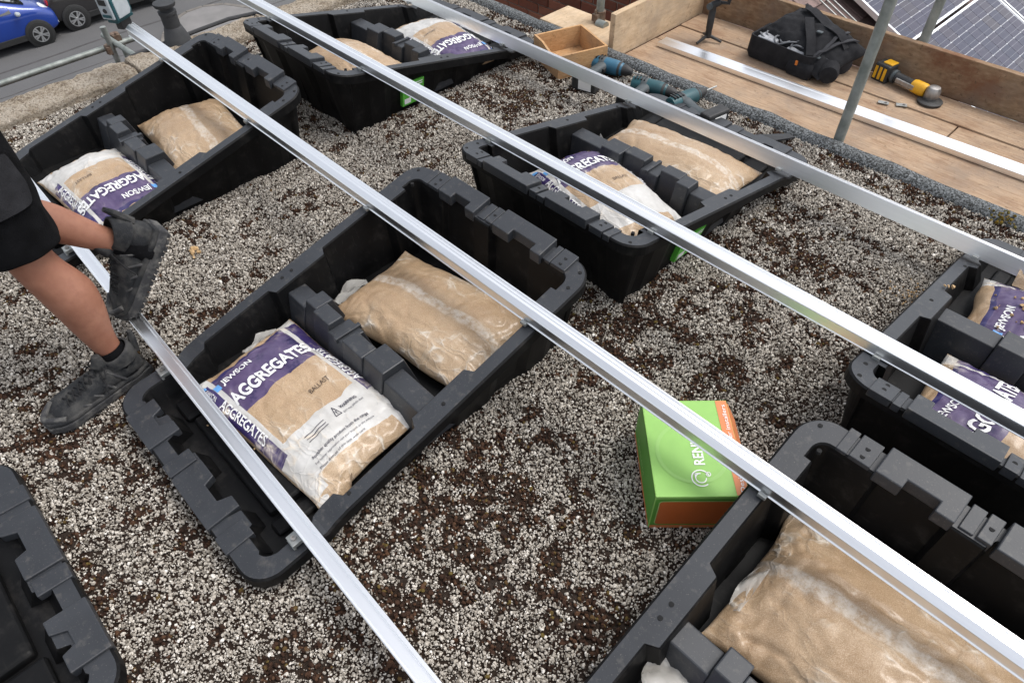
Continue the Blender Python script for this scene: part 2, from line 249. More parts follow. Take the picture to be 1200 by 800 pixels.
# ---------------------------------------------------------------- mesh helpers
class MB:
    def __init__(s): s.v = []; s.f = []
    def add(s, vs, fs):
        b = len(s.v); s.v += [tuple(p) for p in vs]; s.f += [tuple(i+b for i in f) for f in fs]; return s
    def box(s, x0, x1, y0, y1, z0, z1, mat=None):
        p = [(x, y, z) for z in (z0, z1) for y in (y0, y1) for x in (x0, x1)]
        if mat is not None: p = [mat @ Vector(q) for q in p]
        return s.add(p, [(0, 2, 3, 1), (4, 5, 7, 6), (0, 1, 5, 4), (2, 6, 7, 3), (0, 4, 6, 2), (1, 3, 7, 5)])
    def prism(s, poly, z0, z1, mat=None, zf=None):
        n = len(poly)
        a = sum(poly[i][0]*poly[(i+1) % n][1]-poly[(i+1) % n][0]*poly[i][1] for i in range(n))
        if a < 0: poly = poly[::-1]
        zf = zf or (lambda x, y: 0.0)
        p = [(x, y, z0+zf(x, y)) for x, y in poly]+[(x, y, z1+zf(x, y)) for x, y in poly]
        if mat is not None: p = [mat @ Vector(q) for q in p]
        return s.add(p, [tuple(range(n))[::-1], tuple(range(n, 2*n))]+[(i, (i+1) % n, n+(i+1) % n, n+i) for i in range(n)])
    def tube(s, pts, r, n=10, cap=True):
        pts = [Vector(p) for p in pts]; rs = r if isinstance(r, (list, tuple)) else [r]*len(pts)
        vs = []; fs = []; up = None
        for i, p in enumerate(pts):
            d = (pts[min(i+1, len(pts)-1)]-pts[max(i-1, 0)]).normalized()
            if up is None: up = d.orthogonal().normalized()
            a = (up-d*up.dot(d))
            a = a.normalized() if a.length > 1e-6 else d.orthogonal().normalized()
            up = a; b = d.cross(a)
            for k in range(n): t = 2*PI*k/n; vs.append(p+(a*math.cos(t)+b*math.sin(t))*rs[i])
        for i in range(len(pts)-1):
            for k in range(n): fs.append((i*n+k, i*n+(k+1) % n, (i+1)*n+(k+1) % n, (i+1)*n+k))
        if cap: fs += [tuple(range(n))[::-1], tuple(range((len(pts)-1)*n, len(pts)*n))]
        return s.add(vs, fs)
    def lathe(s, prof, n=24, mat=None, cap=True):
        vs = []; fs = []
        for r, z in prof:
            for k in range(n): t = 2*PI*k/n; vs.append(Vector((r*math.cos(t), r*math.sin(t), z)))
        if mat is not None: vs = [mat @ q for q in vs]
        for i in range(len(prof)-1):
            for k in range(n): fs.append((i*n+k, i*n+(k+1) % n, (i+1)*n+(k+1) % n, (i+1)*n+k))
        if cap: fs += [tuple(range(n))[::-1], tuple(range((len(prof)-1)*n, len(prof)*n))]
        return s.add(vs, fs)
    def loft(s, rings, cap=True):
        n = len(rings[0]); vs = [p for r in rings for p in r]; fs = []
        for i in range(len(rings)-1):
            for k in range(n): fs.append((i*n+k, i*n+(k+1) % n, (i+1)*n+(k+1) % n, (i+1)*n+k))
        if cap: fs += [tuple(range(n))[::-1], tuple(range((len(rings)-1)*n, len(rings)*n))]
        return s.add(vs, fs)
    def build(s, name, mat, parent=None, smooth=False, bevel=0, seg=2, sub=0, angle=40):
        me = bpy.data.meshes.new(name); me.from_pydata([tuple(p) for p in s.v], [], s.f); me.update()
        bm = bmesh.new(); bm.from_mesh(me); bmesh.ops.recalc_face_normals(bm, faces=bm.faces); bm.to_mesh(me); bm.free()
        return mk(name, me, mat, parent, smooth, bevel, seg, sub, angle)
def mk(name, me, mat, parent=None, smooth=False, bevel=0, seg=2, sub=0, angle=40):
    if mat is not None and not me.materials: me.materials.append(M[mat])
    o = bpy.data.objects.new(name, me); col.objects.link(o); o.parent = parent
    if smooth:
        me.polygons.foreach_set('use_smooth', [True]*len(me.polygons))
        try: me.set_sharp_from_angle(angle=R(angle))
        except Exception: pass
    if bevel:
        b = o.modifiers.new('bevel', 'BEVEL'); b.width = bevel; b.segments = seg; b.limit_method = 'ANGLE'; b.angle_limit = R(35); b.harden_normals = False
    if sub:
        q = o.modifiers.new('sub', 'SUBSURF'); q.levels = sub; q.render_levels = sub
    return o
def thing(name, label, cat, loc=(0, 0, 0), rz=0.0, group=None, rot=None):
    o = bpy.data.objects.new(name, None); col.objects.link(o); o.empty_display_size = 0.1
    o.location = loc; o.rotation_euler = rot if rot else (0, 0, rz)
    return tag(o, label, cat, group)
def tag(o, label, cat, group=None):
    o['label'] = label; o['category'] = cat
    if group: o['group'] = group
    return o
def struct(o): o['kind'] = 'structure'; return o
def copy_tree(o, parent=None):
    c = o.copy(); col.objects.link(c); c.parent = parent
    for ch in list(o.children): copy_tree(ch, c)
    return c
def frame(o, x, y, z):   # matrix with given origin and axes
    m = Matrix((x, y, z)).transposed().to_4x4(); m.translation = Vector(o); return m
def vnoise(x, y, sc, seed):
    rng = np.random.default_rng(seed); g = rng.random((256, 256)); X = x*sc+37.3; Y = y*sc+91.7
    xi = np.floor(X).astype(int); yi = np.floor(Y).astype(int); fx = X-xi; fy = Y-yi; fx = fx*fx*(3-2*fx); fy = fy*fy*(3-2*fy)
    a = g[xi % 256, yi % 256]; b = g[(xi+1) % 256, yi % 256]; c = g[xi % 256, (yi+1) % 256]; d = g[(xi+1) % 256, (yi+1) % 256]
    return (a*(1-fx)+b*fx)*(1-fy)+(c*(1-fx)+d*fx)*fy
_txt = {}
def text_mesh(s, bold=0.0):
    if (s, bold) in _txt: return _txt[(s, bold)].copy()
    cu = bpy.data.curves.new('t', 'FONT'); cu.body = s; cu.size = 1.0; cu.offset = bold; cu.resolution_u = 3
    o = bpy.data.objects.new('t', cu); col.objects.link(o); dg = bpy.context.evaluated_depsgraph_get()
    me = bpy.data.meshes.new_from_object(o.evaluated_get(dg)); bpy.data.objects.remove(o); bpy.data.curves.remove(cu)
    xs = [v.co.x for v in me.vertices]; ys = [v.co.y for v in me.vertices]
    x0, x1, y1 = min(xs), max(xs), max(ys)
    for v in me.vertices: v.co.x = (v.co.x-x0)/y1; v.co.y = v.co.y/y1     # cap height 1, starts at 0
    me['w'] = (x1-x0)/y1; _txt[(s, bold)] = me
    return me.copy()

# ================================================================ SETTING: ground, street, roof
g = MB().box(-250, 250, -250, 250, -8.2, -7.62).build('ground', 'soil'); struct(g)
g = MB().box(-31, -10.5, -120, 120, -7.75, -7.5).build('road', 'asphalt'); struct(g)
for i, (xs, wd) in enumerate([(-23.0, 0.09), (-21.4, 0.05), (-24.6, 0.07), (-19.7, 0.06), (-18.2, 0.05)]):
    sm = MB(); pts = [(xs+0.05*math.sin(k*1.3+i)+0.02*math.sin(k*3.1), -14+k*1.0) for k in range(40)]
    poly = [(x-wd/2, y) for x, y in pts]+[(x+wd/2, y) for x, y in pts[::-1]]
    sm.prism(poly, -7.499, -7.496).build('road_seam', 'asphalt_seam', g)
MB().box(-33.5, -26.55, -120, 120, -7.7, -7.38).build('far_pavement', 'pavement'); struct(bpy.data.objects['far_pavement'])
struct(MB().box(-26.55, -26.4, -120, 120, -7.7, -7.375).build('kerb', 'kerb_stone'))
bul = [(-20.6, 5.2), (-21.6, 5.75), (-22.25, 6.3), (-22.6, 6.95), (-22.62, 7.5), (-22.3, 8.05), (-21.4, 8.5), (-20.0, 8.75), (-10.4, 8.9), (-10.4, 5.2)]
struct(MB().prism(bul, -7.55, -7.38).build('pavement', 'pavement'))
kb = MB()
for a, b in zip(bul[:8], bul[1:9]):
    a = Vector((*a, 0)); b = Vector((*b, 0)); d = (b-a).normalized(); nn = Vector((d.y, -d.x, 0))*-0.14
    kb.prism([(a.x, a.y), (b.x, b.y), (b.x+nn.x, b.y+nn.y), (a.x+nn.x, a.y+nn.y)], -7.55, -7.372)
struct(kb.build('kerb', 'kerb_stone'))
# house body with the flat roof on it
struct(MB().box(-2.74, 7.0, -7.0, 1.70, -7.6, -0.30).build('house_wall', 'house_render'))
struct(MB().box(-2.75, 7.0, -7.0, 1.72, -0.30, -0.004).build('flat_roof', 'roof_felt'))

# tub data (metres): width, length, rim height along t (distance from the high end)
TW, TL = 0.897, 1.301
def zr(t):
    if t < 1.03: return 0.341-0.219*t
    if t < 1.07: return 0.1154-(t-1.03)/0.04*0.024
    return 0.0914-(t-1.07)*0.085
ROW1, ROW2 = 0.0, 0.1536
GY = -1.62
tubs = [(-1.670, ROW1, 0), (0.0, ROW1, 0), (1.635, ROW1, 0), (-1.662, ROW2, PI), (0.019, ROW2, PI), (1.626, ROW2, PI), (-0.02, GY-TL, PI)]
# ---------------------------------------------------------------- loose gravel and moss (uncountable)
def points_object(name, xs, ys, zs, rot, scl, mat, subdiv, nscale, ndist):
    me = bpy.data.meshes.new(name); n = len(xs); me.vertices.add(n)
    me.vertices.foreach_set('co', np.stack([xs, ys, zs], 1).astype(np.float32).ravel())
    a = me.attributes.new('prot', 'FLOAT_VECTOR', 'POINT'); a.data.foreach_set('vector', rot.astype(np.float32).ravel())
    a = me.attributes.new('pscl', 'FLOAT_VECTOR', 'POINT'); a.data.foreach_set('vector', scl.astype(np.float32).ravel())
    o = bpy.data.objects.new(name, me); col.objects.link(o); o['kind'] = 'stuff'; me.materials.append(M[mat])
    ng = bpy.data.node_groups.new(name, 'GeometryNodeTree'); ng.interface.new_socket('Geometry', in_out='INPUT', socket_type='NodeSocketGeometry'); ng.interface.new_socket('Geometry', in_out='OUTPUT', socket_type='NodeSocketGeometry')
    N = ng.nodes; L = ng.links; gi = N.new('NodeGroupInput'); go = N.new('NodeGroupOutput')
    ico = N.new('GeometryNodeMeshIcoSphere'); ico.inputs['Radius'].default_value = 1.0; ico.inputs['Subdivisions'].default_value = subdiv
    sp = N.new('GeometryNodeSetPosition'); nz = N.new('ShaderNodeTexNoise'); nz.inputs['Scale'].default_value = nscale; nz.inputs['Detail'].default_value = 1
    sub = N.new('ShaderNodeVectorMath'); sub.operation = 'SUBTRACT'; sub.inputs[1].default_value = (0.5, 0.5, 0.5)
    mul = N.new('ShaderNodeVectorMath'); mul.operation = 'SCALE'; mul.inputs['Scale'].default_value = ndist
    L.new(nz.outputs['Color'], sub.inputs[0]); L.new(sub.outputs[0], mul.inputs[0]); L.new(mul.outputs[0], sp.inputs['Offset']); L.new(ico.outputs['Mesh'], sp.inputs['Geometry'])
    sm = N.new('GeometryNodeSetMaterial'); sm.inputs['Material'].default_value = M[mat]; L.new(sp.outputs[0], sm.inputs['Geometry'])
    iop = N.new('GeometryNodeInstanceOnPoints'); L.new(gi.outputs[0], iop.inputs['Points']); L.new(sm.outputs[0], iop.inputs['Instance'])
    for at_, so in (('prot', 'Rotation'), ('pscl', 'Scale')):
        na = N.new('GeometryNodeInputNamedAttribute'); na.data_type = 'FLOAT_VECTOR'; na.inputs['Name'].default_value = at_
        if so == 'Rotation':
            e2r = N.new('FunctionNodeEulerToRotation'); L.new(na.outputs['Attribute'], e2r.inputs[0]); L.new(e2r.outputs[0], iop.inputs['Rotation'])
        else: L.new(na.outputs['Attribute'], iop.inputs['Scale'])
    L.new(iop.outputs[0], go.inputs[0])
    md = o.modifiers.new('scatter', 'NODES'); md.node_group = ng
    return o
rng = np.random.default_rng(5)
def scatter(n, x0, x1, y0, y1):
    x = rng.uniform(x0, x1, n); y = rng.uniform(y0, y1, n)
    keep = np.ones(n, bool)
    for tx, ty, rz in tubs:
        ya, yb = (ty-TL, ty) if rz == 0 else (ty, ty+TL)
        keep &= ~((abs(x-tx) < TW/2-0.10) & (y > ya+0.10) & (y < yb-0.10))
    return x[keep], y[keep]
def mossmask(x, y): return 0.20*vnoise(x, y, 2.6, 1)+0.38*vnoise(x, y, 13, 2)+0.42*vnoise(x, y, 42, 3)+0.09*np.clip((y-1.45)/0.15, 0, 1)*(vnoise(x, y, 2.5, 9) > 0.45)-0.04*np.clip((y-1.2)/0.2, 0, 1)*np.clip((x-0.3)/0.4, 0, 1)
RX0, RX1, RY0, RY1 = -2.60, 2.4, -2.3, 1.670
area = (RX1-RX0)*(RY1-RY0)
x, y = scatter(int(area*42000), RX0, RX1, RY0, RY1); mm = mossmask(x, y)
k = rng.random(len(x)) < np.clip((0.65-mm)/0.11, 0.16, 1.0)*np.clip(0.65+vnoise(x, y, 5, 21), 0, 1); x, y, mm = x[k], y[k], mm[k]; n = len(x)
s = rng.gamma(6, 0.0030/6, n).clip(0.0015, 0.0075)
gravel = points_object('gravel', x, y, rng.uniform(-0.001, 0.006, n), rng.uniform(0, 6.28, (n, 3)), s[:, None]*rng.uniform([0.8, 0.7, 0.5], [1.35, 1.05, 0.85], (n, 3)), 'pebble', 1, 1.1, 1.0)
tag(gravel, 'loose pale grey gravel covering the flat roof', 'gravel')
x, y = scatter(int(area*12000), RX0, RX1, RY0, RY1); mm = mossmask(x, y)
k = rng.random(len(x)) < np.clip((mm-0.53)/0.10, 0.0, 1.0)*0.8; x, y = x[k], y[k]; n = len(x)
s = rng.uniform(0.003, 0.0075, n)
moss = points_object('moss', x, y, rng.uniform(-0.002, 0.004, n), rng.uniform(0, 6.28, (n, 3)), s[:, None]*rng.uniform([0.8, 0.8, 0.5], [1.2, 1.2, 0.9], (n, 3)), 'moss', 2, 2.2, 1.1)
moss.location.z = -0.001; tag(moss, 'dark brown dried moss growing among the roof gravel', 'moss')

# ---------------------------------------------------------------- felt kerb along the roof edge
fm = MB()
N = 90
rings = []
for i in range(N+1):
    xx = -4.2+i*(11.0/N); j = 0.010*mn.noise(Vector((xx*5, 0, 0))); jz = 0.008*mn.noise(Vector((xx*7, 5, 0)))
    rings.append([(xx, 1.655+j, -0.05), (xx, 1.668+j, 0.004+jz), (xx, 1.682+j, 0.022+jz), (xx, 1.70+j, 0.029+jz), (xx, 1.740+j, 0.027+jz), (xx, 1.752+j, 0.012), (xx, 1.752+j, -0.3), (xx, 1.70, -0.3)])
fm.loft(rings); f = fm.build('felt_kerb', 'mineral_felt', smooth=True, angle=60); tag(f, 'grey mineral felt upstand along the roof edge by the scaffold boards', 'roof edge')
# stone parapet
par = thing('parapet', 'weathered sandstone coping along the street side of the roof', 'parapet', (-2.7, 0, 0))
MB().box(-0.10, 0.10, -7, 1.62, -7.4, -0.02).build('wall', 'house_render', par)
def rough_block(sx, sy, sz, seed, amp=0.012):
    me = bpy.data.meshes.new('coping_stone'); bm = bmesh.new(); bmesh.ops.create_cube(bm, size=1.0)
    bmesh.ops.subdivide_edges(bm, edges=bm.edges[:], cuts=23, use_grid_fill=True)
    for v in bm.verts:
        p = v.co.copy(); q = Vector((abs(p.x)*2, abs(p.y)*2, abs(p.z)*2))
        r = max(0.0, (q.x-0.70)/0.30); r2 = max(0.0, (q.z-0.6)/0.4); ry = max(0.0, (q.y-0.9)/0.1)
        k = 1-0.10*(r*r2)**1.2
        c = Vector((p.x*sx*k, p.y*sy*(1-0.012*r2*ry), p.z*sz*k))
        nn = mn.fractal(Vector((c.x*14+seed, c.y*14, c.z*14+seed*2)), 0.9, 2.0, 4)+1.2*mn.noise(Vector((c.x*4+seed, c.y*4+9, c.z*4)))
        v.co = c+p.normalized()*nn*amp*0.8+Vector((0, 0, 0.009*mn.noise(Vector((c.x*45, c.y*45+seed, 3)))+0.006*mn.noise(Vector((c.x*90, c.y*90+seed, 9)))))
    bm.to_mesh(me); bm.free(); return me
yy = -3.4; i = 0
while yy < 1.5:
    ln = 0.74+0.12*((i*37) % 5)/5; o = mk('coping_stone', rough_block(0.215, min(ln, 1.6-yy)-0.012, 0.11, i*3.1), 'coping_stone', par, True, angle=70)
    o.location = (0.0, yy+min(ln, 1.6-yy)/2, 0.0); yy += ln; i += 1

# ================================================================ BALLAST TUBS
def tub_mesh():
    rr = 0.085; hw = TW/2
    side = [(0.0, .062), (.13, .062), (.131, .082), (.21, .082), (.225, .050), (.49, .050), (.505, .080), (.71, .080), (.725, .050), (.985, .050), (1.0, .076), (1.075, .076), (1.09, .060), (TL, .060)]
    hi = [(-hw, .066), (-.235, .066), (-.225, .044), (-.065, .044), (-.055, .074), (.02, .074), (.03, .044), (.20, .044), (.21, .066), (hw, .066)]
    lo = [(-hw, .072), (-.26, .072), (-.25, .10), (-.17, .10), (-.16, .055), (-.07, .055), (-.06, .095), (.02, .095), (.03, .055), (.20, .055), (.21, .098), (.27, .098), (.28, .072), (hw, .072)]
    def width_at(tab, q):
        for (a, wa), (b, wb) in zip(tab, tab[1:]):
            if a <= q <= b: return wa+(wb-wa)*((q-a)/(b-a) if b > a else 0)
        return tab[-1][1]
    def samples(tab, lo_, hi_, extra=14):
        q = {lo_, hi_}
        for a, _ in tab:
            if lo_ < a < hi_: q |= {a-0.001, a+0.001}
        for k in range(extra): q.add(lo_+(hi_-lo_)*k/extra)
        return sorted(q)
    S = []   # (outer x, outer t, nx, nt inward, width, corrugation)
    def corr(q): return 0.012 if math.sin(q*22) > 0.2 else 0.0
    for q in samples(hi, -hw+rr, hw-rr): S.append((q, 0.0, 0, 1, width_at(hi, q), corr(q)))
    for k in range(1, 8): a = -PI/2+PI/2*k/8; S.append((hw-rr+rr*math.cos(a), rr+rr*math.sin(a), -math.cos(a), -math.sin(a), None, 0))
    for q in samples(side, rr, TL-rr, 26): S.append((hw, q, -1, 0, width_at(side, q), corr(q)))
    for k in range(1, 8): a = PI/2*k/8; S.append((hw-rr+rr*math.cos(a), TL-rr+rr*math.sin(a), -math.cos(a), -math.sin(a), None, 0))
    for q in samples(lo, -hw+rr, hw-rr)[::-1]: S.append((q, TL, 0, -1, width_at(lo, q), corr(q)))
    for k in range(1, 8): a = PI/2+PI/2*k/8; S.append((-hw+rr+rr*math.cos(a), TL-rr+rr*math.sin(a), -math.cos(a), -math.sin(a), None, 0))
    for q in samples(side, rr, TL-rr, 26)[::-1]: S.append((-hw, q, 1, 0, width_at(side, q), corr(q)))
    for k in range(1, 8): a = PI+PI/2*k/8; S.append((-hw+rr+rr*math.cos(a), rr+rr*math.sin(a), -math.cos(a), -math.sin(a), None, 0))
    rings = [[] for _ in range(8)]
    ri = 0.034
    for (ox, ot, nx, nn, wd, cg) in S:
        def P(ins, z, rel=True, wd=wd):
            px, pt = ox+nx*ins, ot+nn*ins
            return (px, -pt, (zr(max(0, min(TL, pt)))+z) if rel else z)
        def PI_(ins, z, rel=True):
            if wd is not None:
                px, pt = ox+nx*ins, ot+nn*ins
                if nn == 0: pt = max(0.100, min(TL-0.100, pt))
                else: px = max(-(hw-0.096), min(hw-0.096, px))
                return (px, -pt, (zr(max(0, min(TL, pt)))+z) if rel else z)
            sx = 1 if ox > 0 else -1; high = ot < 0.3
            cx = sx*(hw-0.062-ri); ct = (0.066+ri) if high else TL-0.066-ri
            e = ins-0.062
            px = cx-nx*(ri-e); pt = ct-nn*(ri-e)
            return (px, -pt, (zr(max(0, min(TL, pt)))+z) if rel else z)
        wv = wd if wd is not None else 0.062
        rings[0].append(P(0.070+cg, 0.0, False)); rings[1].append(P(0.024+cg, -0.042)); rings[2].append(P(0.0, -0.042)); rings[3].append(P(0.0, -0.006)); rings[4].append(P(0.006, 0.0))
        rings[5].append(PI_(wv-0.004, 0.0)); rings[6].append(PI_(wv, -0.005)); rings[7].append(PI_(wv+0.024, 0.028, False))
    return rings
rings = tub_mesh(); NS = len(rings[0])
shell = MB(); shell.loft(rings[:5], cap=False); 
inner = MB(); inner.loft(rings[5:], cap=False); inner.f.append(tuple(range(2*NS, 3*NS)))
rimm = MB(); rimm.loft(rings[4:6], cap=False)
def slab(mb, poly, h0, h1): mb.prism([(x, -t) for x, t in poly], h0, h1, zf=lambda x, y: zr(-y))
def make_tub():
    t = thing('ballast_tub', 'x', 'tub')
    shell.build('outer_wall', 'tub_plastic', t); inner.build('inner_wall', 'tub_plastic', t); rimm.build('rim', 'tub_rim_skylit', t)
    # raised pads on the high end
    for x0, x1 in ((-.245, -.055), (.035, .265)):
        b = MB(); mid = x0+(x1-x0)*0.35; e = x1-0.045
        slab(b, [(x0, -.008), (x1, -.008), (x1, .076), (e, .076), (e, .047), (mid, .047), (mid, .072), (x0, .072)], -0.02, 0.020); b.build('rim_block', 'tub_rim_skylit', t, bevel=0.003)
    for x0, x1, h in ((-.345, -.318, .005), (-.312, -.258, .008), (-.044, -.012, .006), (-.006, .026, .010), (.278, .300, .005), (.304, .365, .008)):
        b = MB(); slab(b, [(x0, -.004), (x1, -.004), (x1, .066), (x0, .066)], -0.02, h); b.build('rim_pad', 'tub_rim_skylit', t, bevel=0.002)
    for px, pt in ((-.405, .035), (-.37, .095), (.405, .035), (.415, .10), (-.285, .025), (-.285, .05), (.335, .025), (.335, .05), (.010, .03), (-.41, .62), (-.41, .66), (.41, .62), (.41, .97)):
        b = MB(); hh = 0.0085 if abs(px) in (.285, .335) else (0.0105 if px == .010 else 0.0012)
        b.lathe([(0.0065, zr(pt)-0.01), (0.0065, zr(pt)+hh)], 10, Matrix.Translation((px, -pt, 0))); b.build('bolt_hole', 'hole_black', t)
    # low end: flat castellated plates
    for x0, x1, a in ((-.335, -.165, 0), (-.085, -.03, 1), (-.02, .20, 0), (.235, .30, 1)):
        b = MB(); i0 = TL-0.092; mid = (x0+x1)/2
        if a == 0: slab(b, [(x0, TL+.004), (x1, TL+.004), (x1, i0-.006), (x1-.045, i0-.006), (x1-.06, i0+.032), (mid-.02, i0+.032), (mid-.03, i0), (x0, i0)], -0.02, 0.009)
        else: slab(b, [(x0, TL+.002), (x1, TL+.002), (x1, TL-.085), (x0, TL-.085)], -0.02, 0.005)
        b.build('rim_plate', 'tub_rim_skylit', t, bevel=0.003)
    # cross divider, crenellated
    d = MB(); zt = zr(0.64)
    def seg(x0, x1, c, top, hwt, hwb):
        rg = []
        for xx in (x0, x1): rg.append([(xx, -(c-hwb), 0.028), (xx, -(c+hwb), 0.028), (xx, -(c+hwt), top), (xx, -(c-hwt), top)])
        d.loft(rg)
    lowz = zt-0.032
    seg(-.385, -.262, .640, lowz-.006, .034, .070); seg(-.262, -.20, .628, zt-.010, .034, .080); seg(-.20, -.108, .646, zt-.010, .028, .060); seg(-.108, -.022, .640, lowz, .042, .075)
    seg(-.022, .085, .652, zt-.010, .030, .060); seg(.085, .185, .632, zt-.010, .042, .085); seg(.185, .385, .640, lowz-.006, .036, .072)
    dv = d.build('divider', 'tub_rim_skylit', t, bevel=0.004)
    b = MB(); b.box(-.008, .008, -.69, -.59, lowz-.01, lowz+.010, Matrix.Translation((-.055, 0, 0))); b.build('divider_rib', 'tub_rim_skylit', dv, bevel=0.002)
    # moulded boxes on the floor of the low compartment
    for x0, x1, t0, t1, h in ((-.20, .26, 1.03, 1.155, .030), (-.31, -.215, 1.06, 1.17, .020), (.275, .33, 1.02, 1.17, .016), (-.30, .30, .20, .34, .02)):
        b = MB(); b.box(x0, x1, -t1, -t0, 0.02, 0.028+h); b.build('floor_rib', 'tub_plastic', t, bevel=0.012, seg=3)
    return t
proto = make_tub()
tub_labels = ['black plastic ballast tub by the stone coping, one bag printed side down', 'black plastic ballast tub with a sharp printed bag and an empty sloping low end', 'black plastic ballast tub beside the green carton, holding a big plain sand bag',
 'black plastic ballast tub with green sticker behind the open wooden box, by the coping', 'black plastic ballast tub with green sticker beside the cordless drills', 'black plastic ballast tub whose printed bag is torn and scattered with sand', 'empty black plastic ballast tub, its low rim facing the worker\'s side']
tubs_o = []
for i, (tx, ty, rz) in enumerate(tubs):
    o = proto if i == 0 else copy_tree(proto)
    o.location = (tx, ty, 0.0); o.rotation_euler = (0, 0, rz); tag(o, tub_labels[i], 'tub', 'ballast tubs set out on the roof'); tubs_o.append(o)
# green stickers on the side wall of two tubs (their own parts)
for i in (3, 4):
    xs = -(TW/2-0.036); st = []
    def wallpt(t, z): return (-(TW/2-0.066+0.046*z/max(0.05, zr(t)-0.042))-0.004, -t, z)
    b = MB(); q = [wallpt(.36, .035), wallpt(.49, .035), wallpt(.49, .16), wallpt(.36, .16)]
    b.add(q+[(p[0]+.03, p[1], p[2]) for p in q], [(0, 1, 2, 3), (7, 6, 5, 4), (0, 4, 5, 1), (1, 5, 6, 2), (2, 6, 7, 3), (3, 7, 4, 0)])
    s_ = b.build('sticker', 'label_green', tubs_o[i])
    def dec(name, t0, t1, z0, z1, mt):
        c = MB(); q = [wallpt(t0, z0), wallpt(t1, z0), wallpt(t1, z1), wallpt(t0, z1)]; c.add([(p[0]-.0015, p[1], p[2]) for p in q], [(0, 1, 2, 3)]); c.build(name, mt, s_)
    dec('sticker_panel', .37, .41, .045, .075, 'print_white'); dec('sticker_spot', .44, .475, .085, .10, 'box_orange'); dec('sticker_picture', .375, .43, .10, .125, 'print_dark'); dec('sticker_line', .44, .48, .13, .137, 'print_white'); dec('sticker_line', .42, .48, .143, .149, 'print_white'); dec('sticker_panel', .455, .475, .05, .065, 'print_pale_green')

# ================================================================ BALLAST BAGS
class Bag:
    def __init__(s, a, b, H, seed, wr=1.0): s.a, s.b, s.H, s.seed, s.wr = a, b, H, seed, wr; s.z0 = 0.35*H
    def S(s, U, V, off=0.0, bottom=False):
        a, b, sd = s.a, s.b, s.seed
        x = a*U*(1-0.045*(1-V*V)*abs(U)**2+0.045*mn.noise(Vector((V*1.6, sd, 3+math.copysign(2, U)))))
        y = b*V*(1-0.06*(1-U*U)*abs(V)**2+0.055*mn.noise(Vector((U*1.8, sd, 7+math.copysign(2, V)))))
        e = max(0.0, 1-abs(U)**2.9)**0.6*max(0.0, 1-abs(V)**2.5)**0.6
        if bottom: return Vector((x, y, s.z0*(1-e**0.7)))
        q = Vector((x*4.2+sd*3.1, y*4.8, sd))
        w = 0.014*mn.noise(q)+0.004*mn.noise(q*2.7)
        r = abs(mn.noise(Vector((x*7+sd, y*17, sd*2)))); w += -0.005*max(0, 1-r*6.0)**2
        r = abs(mn.noise(Vector((x*19+sd, (y+x*0.5)*9, sd*2+5)))); w += -0.0035*max(0, 1-r*6.5)**2
        r = abs(mn.noise(Vector((x*26-y*22, y*30+x*14, sd+11)))); w += 0.0010*max(0, 1-r*4)
        edge = abs(V)**4+abs(U)**4; w += 0.010*edge*mn.noise(Vector((x*30+sd, y*30, 2)))
        z = s.z0+(s.H-s.z0)*e+w*s.wr*min(1, e*2.2)
        return Vector((x, y, z+off))
    def mesh(s, name, nu=92, nv=64):
        vs = []; fs = []; uv = []
        for k in range(2):
            for j in range(nv+1):
                for i in range(nu+1):
                    U = math.sin((i/nu*2-1)*PI/2*0.86)/math.sin(PI/2*0.86); V = math.sin((j/nv*2-1)*PI/2*0.86)/math.sin(PI/2*0.86)
                    vs.append(s.S(U, V, 0, k == 1)); uv.append((U*.5+.5, V*.5+.5))
            o = k*(nu+1)*(nv+1)
            for j in range(nv):
                for i in range(nu):
                    q = (o+j*(nu+1)+i, o+j*(nu+1)+i+1, o+(j+1)*(nu+1)+i+1, o+(j+1)*(nu+1)+i); fs.append(q if k == 0 else q[::-1])
        me = bpy.data.meshes.new(name); me.from_pydata(vs, [], fs); l = me.uv_layers.new(name='UVMap')
        for lp in me.loops: l.data[lp.index].uv = uv[lp.vertex_index]
        return me
    def drape(s, parent, txt, U0, V0, cap, length, dirv, mat='print_white', bold=0.03, name='lettering'):
        """lettering laid on the bag: starts at (U0,V0) metres-free coords; cap height and length in metres; dirv: 'V+' reads along +V with tops to -U, 'U+' reads along +U with tops to +V"""
        me = text_mesh(txt, bold); wd = me['w']; bm = bmesh.new(); bm.from_mesh(me); sx = length/wd
        step = 0.010
        for ax, tot, sc in ((0, wd, sx), (1, 1.3, cap)):
            q = -0.3 if ax else 0.0
            while q < tot:
                q += step/sc; nrm = Vector((1, 0, 0)) if ax == 0 else Vector((0, 1, 0)); bmesh.ops.bisect_plane(bm, geom=bm.verts[:]+bm.edges[:]+bm.faces[:], plane_co=nrm*q, plane_no=nrm)
        for v in bm.verts:
            lx, ly = v.co.x*sx, v.co.y*cap
            if dirv == 'V+': U = U0-ly/s.a; V = V0+lx/s.b
            elif dirv == 'U+': U = U0+lx/s.a; V = V0+ly/s.b
            else: U = U0-lx/s.a; V = V0-ly/s.b
            v.co = s.S(max(-.99, min(.99, U)), max(-.99, min(.99, V)), 0.0032)
        bm.to_mesh(me); bm.free(); me.name = name
        return mk(name, me, mat, parent)
    def patch(s, parent, pts, mat, name, off=0.0022, n=8):
        # thin printed stroke following the surface: list of (U,V) outline quads
        mb = MB()
        for (U0, V0, U1, V1) in pts:
            vs = []; fs = []
            for j in range(n+1):
                for i in range(n+1): vs.append(s.S(U0+(U1-U0)*i/n, V0+(V1-V0)*j/n, off))
            for j in range(n):
                for i in range(n): fs.append((j*(n+1)+i, j*(n+1)+i+1, (j+1)*(n+1)+i+1, (j+1)*(n+1)+i))
            mb.add(vs, fs)
        return mb.build(name, mat, parent)
